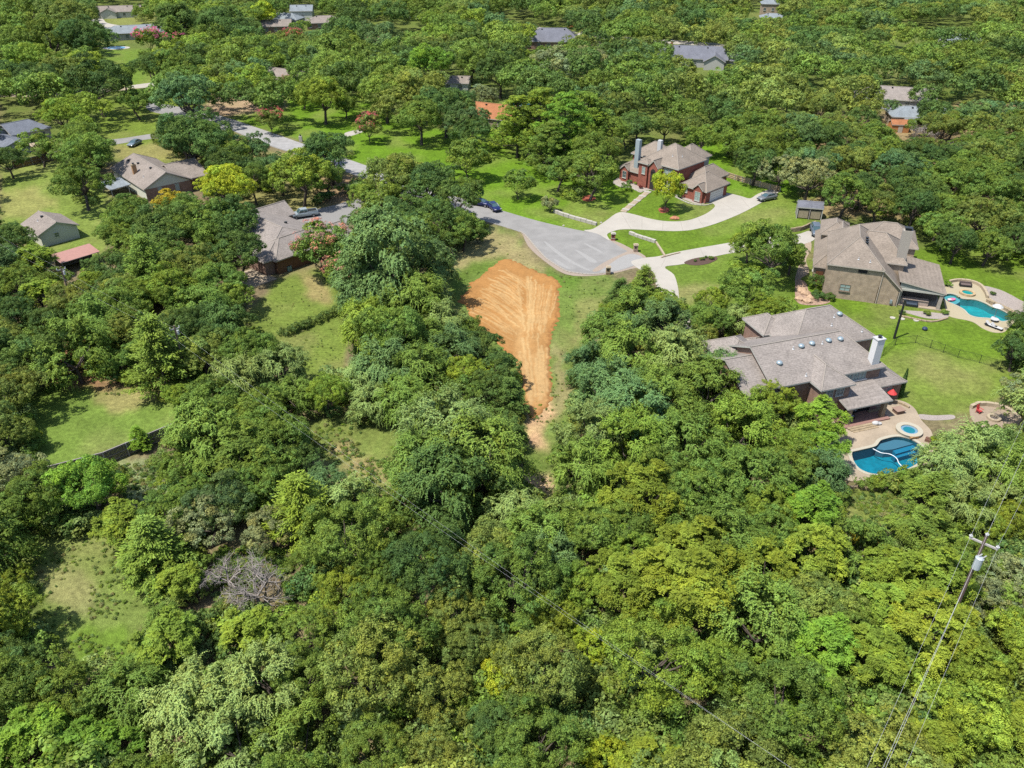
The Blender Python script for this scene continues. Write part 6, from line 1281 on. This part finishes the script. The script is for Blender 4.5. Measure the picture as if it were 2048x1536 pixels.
tag(MB().ball((0, 0, .3), (.5, .35, .3)).ball((.5, .1, .2), (.4, .3, .2)).build('towel_heap', PVC, None, G3(1750, 850)), 'crumpled white towels dropped by the curving patio steps', 'towels')
# trampoline-like blue pools in the distance
def round_pool(px, py, rx, ry, label, h=.0):
    x, y = G(px, py); t = thing('swimming_pool', label, 'swimming pool', (x, y, 0)); m = MB(); o = [(rx * math.cos(a), ry * math.sin(a)) for a in np.linspace(0, 6.283, 25)[:-1]]
    sheet('pool_deck_ring', [(a * 1.5, b * 1.5) for a, b in o], .05, CONC, .06, (), t); sheet('coping', [(a * 1.12, b * 1.12) for a, b in o], .12 + h, PVC, .14 + h, (), t); sheet('water', o, .15 + h, M('far_water', (.03, .30, .55), .1, .1, 1), .02, (), t)
round_pool(233, 96, 3.6, 2.6, 'small blue pool on a white deck behind the upper left lawn'); round_pool(1040, 213, 3.0, 1.8, 'raised blue pool between oaks right of the orange roof', .6)
for p_, lb in (((220, 100), 'white lounge chairs'),): pass
# utility poles and wires
def wire_mesh(segs, r, name, parent):
    S2 = []
    for a, b, sag in segs:
        a = np.array(a); b = np.array(b); P = [a + (b - a) * t - np.array([0, 0, sag * 4 * t * (1 - t)]) for t in np.linspace(0, 1, 14)]; S2.append((P, [r] * 14))
    o = link(name, tubes(name, S2, M('wire', (.55, .56, .56), .6, .05), 4), parent); return o
CX = Vector(G(1940, 1073, 11.5)); CY = Vector(G(1996, 1097, 11.5)); PC = (CX + CY) / 2; du = (CY - CX).normalized(); ln = Vector((-du.y, du.x))
if ln.y < 0: ln = -ln
t = thing('utility_pole', 'wooden utility pole with crossarm and transformer in the lower right woods', 'utility pole', (PC.x, PC.y, 0))
MB().cyl((0, 0, 0), (0, 0, 12.3), .19, .13, 10).build('shaft', M('pole_wood', (.16, .11, .09), .9, .2), t)
arm = MB().box((0, 0, 11.4), ((CY - CX).length + .1, .14, .16), rz=math.atan2(du.y, du.x)).build('crossarm', M('arm_grey', (.44, .41, .39), .8, .1), t)
for q in (-1, 1, 0):
    c = du * q * ((CY - CX).length / 2 - .05); z = 11.5 if q else 12.3; MB().cyl((c.x, c.y, z), (c.x, c.y, z + .28), .11, .07, 8).cyl((c.x, c.y, z + .12), (c.x, c.y, z + .16), .16, n=8).build('insulator', PVC, t)
tf = du * .2 - ln * .42; tr_ = MB().cyl((tf.x, tf.y, 8.9), (tf.x, tf.y, 10.1), .33, n=14).cyl((tf.x, tf.y, 10.1), (tf.x, tf.y, 10.2), .36, .25, 14).build('transformer', M('transformer', (.45, .5, .53), .4, .05), t)
for s in (-.14, .2): MB().cyl((tf.x + du.x * s, tf.y + du.y * s, 10.2), (tf.x + du.x * (s + .18), tf.y + du.y * (s + .18), 10.6), .07, .05, 6).build('bushing', PVC, tr_)
for q, lb, ends in ((-1, 'left', (G3(1745, 1512, 10.6), G3(2052, 835, 10.5))), (0, 'middle', (G3(1782, 1512, 11.3), G3(2052, 900, 11.3))), (1, 'right', (G3(1820, 1512, 10.6), G3(2052, 985, 10.8)))):
    c = PC + du * q * ((CY - CX).length / 2 - .05); z = 11.8 if q else 12.6; P0 = Vector((c.x, c.y, z)); sg = []
    for e in ends:
        d = (e - P0); d.z = 0; f = P0 + d * (2.2 if e is ends[0] else 3.0); f.z = z; sg.append((tuple(P0), tuple(f), .6))
    o = wire_mesh(sg, .008 if q else .011, 'power_line', None); tag(o, lb + ' wire of the power line running over the lower right pole', 'power line', 'power lines over the right hand woods')
o = wire_mesh([((PC.x, PC.y, 9.4), tuple(Vector((PC.x, PC.y, 9.4)) + (G3(1776, 1512, 8.6) - Vector((PC.x, PC.y, 9.4))) * 2.0), .5)], .012, 'power_line', None); tag(o, 'lowest thick cable slung just under the lower right power line', 'power line')
def small_pole(px, py, h, label):
    x, y = G(px, py, h); t = thing('utility_pole', label, 'utility pole', (x, y, 0)); MB().cyl((0, 0, 0), (0, 0, h + .3), .16, .11, 8).build('shaft', MC['pole_wood'], t); MB().box((0, 0, h - .2), (1.2, .1, .12), rz=.6).build('crossarm', MC['arm_grey'], t)
    MB().cyl((.3, 0, h - 1), (.3, 0, h - .4), .16, n=10).build('transformer', PVC, t)
    for s in (-.5, .5): MB().cyl((s, s * .6, h - .1), (s, s * .6, h + .15), .08, .05, 6).build('insulator', PVC, t)
    return Vector((x, y, h))
P1 = small_pole(122, 537, 9.0, 'utility pole with white transformer under the trees below the pink roofed shed'); P2 = small_pole(349, 655, 9.6, 'utility pole top showing through the canopy left of centre')
for k, (o1, lb) in enumerate((((0, 0), 'upper'), ((-.9, -.9), 'lower'))):
    a = Vector((o1[0], o1[1], -.2 * k)); P3 = G3(1352 + 25 * k, 1360 - 14 * k, 11.2 - .8 * k); e = P2 + (P3 - P2) * 1.35; e.z = P3.z + .6; s = P1 + (P1 - P2) * .9; s.z = P1.z
    o = wire_mesh([(tuple(P2 + a), tuple(e + a), 1.2), (tuple(P1 + a), tuple(P2 + a), .5), (tuple(P1 + a), tuple(s + a), .4)], .0045, 'power_line', None); tag(o, lb + ' one of the two thin wires slanting from the left lawn to the lower centre', 'power line', 'thin wires over the left and centre woods')
# ------------------------------------------------------------------ a label of its own for every tree
MARKS = [('the red brick house', 1340, 340), ('the two storey house', 1740, 520), ('the near patio house', 1600, 690), ('the near blue pool', 1780, 910), ('the turquoise pool', 1960, 610), ('the fire pit', 1987, 834), ('the orange dirt', 1040, 650), ('the turning circle', 1150, 500),
 ('the pickup truck', 609, 425), ('the cream gabled house', 310, 350), ('the cream shed', 100, 455), ('the pink roofed shed', 150, 505), ('the slate roof', 45, 245), ('the orange tile roof', 992, 225), ('the blue grey hip roof', 1106, 72), ('the red chimney roof', 1390, 105), ('the taupe roof', 1806, 190), ('the orange garden shed', 1795, 255), ('the pale ranch roof', 270, 60), ('the half hidden brown roof', 566, 148), ('the small brown gable', 546, 48), ('the blue parked car', 988, 412), ('the silver sedan', 1533, 392), ('the grey pavilion', 1616, 415),
 ('the weathered board fence', 260, 900), ('the crossarm utility pole', 1968, 1085), ('the tangle of dead branches', 490, 1150), ('the canopy pole top', 349, 655), ('the steel grey car', 270, 285), ('the hedge strip', 625, 650), ('the straw coloured clearing', 720, 920), ('the lower left clearing', 150, 1200), ('the bright yellow tree', 1010, 1340), ('the bottom left corner', 0, 1536), ('the bottom right corner', 2048, 1536), ('the bottom edge middle', 1000, 1560), ('the right edge pines', 2048, 1250), ('the golden bush', 1727, 1075), ('the grass strip end', 1085, 975), ('the left edge lawn', 60, 400), ('the top right corner', 2048, 0), ('the far white road', 900, 40), ('the red mulch ring', 1178, 396), ('the stone path', 1610, 520), ('the road bend', 740, 350), ('the upper road', 520, 270)]
SHORT = {'oak': 'oak', 'open': 'open crowned tree', 'knobby': 'dense crowned tree', 'vine': 'vine draped tree', 'cedar': 'feathery cedar', 'pine': 'tall pine', 'frond': 'feathery leaved tree', 'shrub': 'shrub', 'round': 'small round tree', 'crape': 'crape myrtle', 'dead': 'bare dead tree', 'column': 'cypress'}
NUM = ['', 'first', 'second', 'third', 'fourth', 'fifth', 'sixth', 'seventh', 'eighth', 'ninth', 'tenth', 'eleventh', 'twelfth', 'thirteenth', 'fourteenth', 'fifteenth', 'sixteenth']
CARD = ['', 'one', 'two', 'three', 'four', 'five', 'six', 'seven', 'eight', 'nine', 'ten', 'eleven', 'twelve', 'thirteen', 'fourteen', 'fifteen', 'sixteen']
def relation(px, py):
    nm, lx, ly = min(MARKS, key=lambda m: math.hypot(m[1] - px, (m[2] - py) * 1.25)); dx, dy = px - lx, py - ly; d = math.hypot(dx, dy)
    if abs(dx) > 2.2 * abs(dy): r = 'right of' if dx > 0 else 'left of'
    elif abs(dy) > 2.2 * abs(dx): r = 'below' if dy > 0 else 'behind'
    else: r = ('below' if dy > 0 else 'behind') + (' and right of' if dx > 0 else ' and left of')
    return ('close ' if d < 75 else 'well ' if d > 170 else '') + r + ' ' + nm
grp = {}
for p in placed:
    if p['fixed']: continue
    sz = 'small ' if p['R'] < 3.3 else 'large ' if p['R'] > 5.3 else ''
    if p['kind'] in ('round', 'shrub', 'pine'): sz = ''
    cn = '' if p['kind'] in ('dead',) else CNAME[p['col']] + ' '
    grp.setdefault((sz, cn, SHORT[p['kind']], relation(p['px'], p['py'])), []).append(p)
for (sz, cn, kd, rel), L_ in grp.items():
    L_.sort(key=lambda p: p['px']); n = len(L_)
    for i, p in enumerate(L_):
        core = sz + cn + kd
        if n == 1: lab = core + ' ' + rel
        elif n == 2: lab = ('left' if i == 0 else 'right') + 'hand one of two ' + core + 's ' + rel
        else: lab = (NUM[i + 1] + ' from the left of ' + CARD[n] if 0 < i < n - 1 else ('leftmost of ' if i == 0 else 'rightmost of ') + CARD[n]) + ' ' + core + 's ' + rel
        if len(lab.split()) > 16: lab = lab.replace('from the left of', 'from left of').replace(' and left of', ' left of').replace(' and right of', ' right of').replace(' coloured', '')
        if len(lab.split()) > 16: lab = lab.replace('the tangle of dead branches', 'the dead tangle').replace('the weathered board fence', 'the board fence').replace('dense crowned tree', 'dense tree').replace('feathery leaved tree', 'feathery tree').replace('the cream gabled house', 'the gabled house').replace('the crossarm utility pole', 'the utility pole').replace('the half hidden brown roof', 'the half hidden roof').replace('the orange garden shed', 'the orange shed').replace('vine draped', 'vine clad').replace('the straw coloured clearing', 'the straw clearing').replace(' below left of', ' lower left of').replace('the lower left clearing', 'the low clearing').replace('hand one of two', ' of two').replace('the canopy pole top', 'the canopy pole')
        p['o']['label'] = lab
GROUPS = {'oak': 'oaks of the neighbourhood wood', 'open': 'open crowned yard and wood trees', 'knobby': 'dense crowned woodland trees', 'vine': 'vine draped trees of the lower wood', 'cedar': 'cedars', 'pine': 'pines behind the red house lawn', 'frond': 'feathery leaved trees', 'round': 'small round trees', 'crape': 'flowering crape myrtles', 'dead': 'bare dead trees', 'shrub': 'shrubs'}
for p in placed:
    if p['kind'] in GROUPS: p['o']['group'] = GROUPS[p['kind']]
_l = [p['o']['label'] for p in placed]; print('DUP', [a for a in set(_l) if _l.count(a) > 1], [a for a in _l if len(a.split()) > 16])
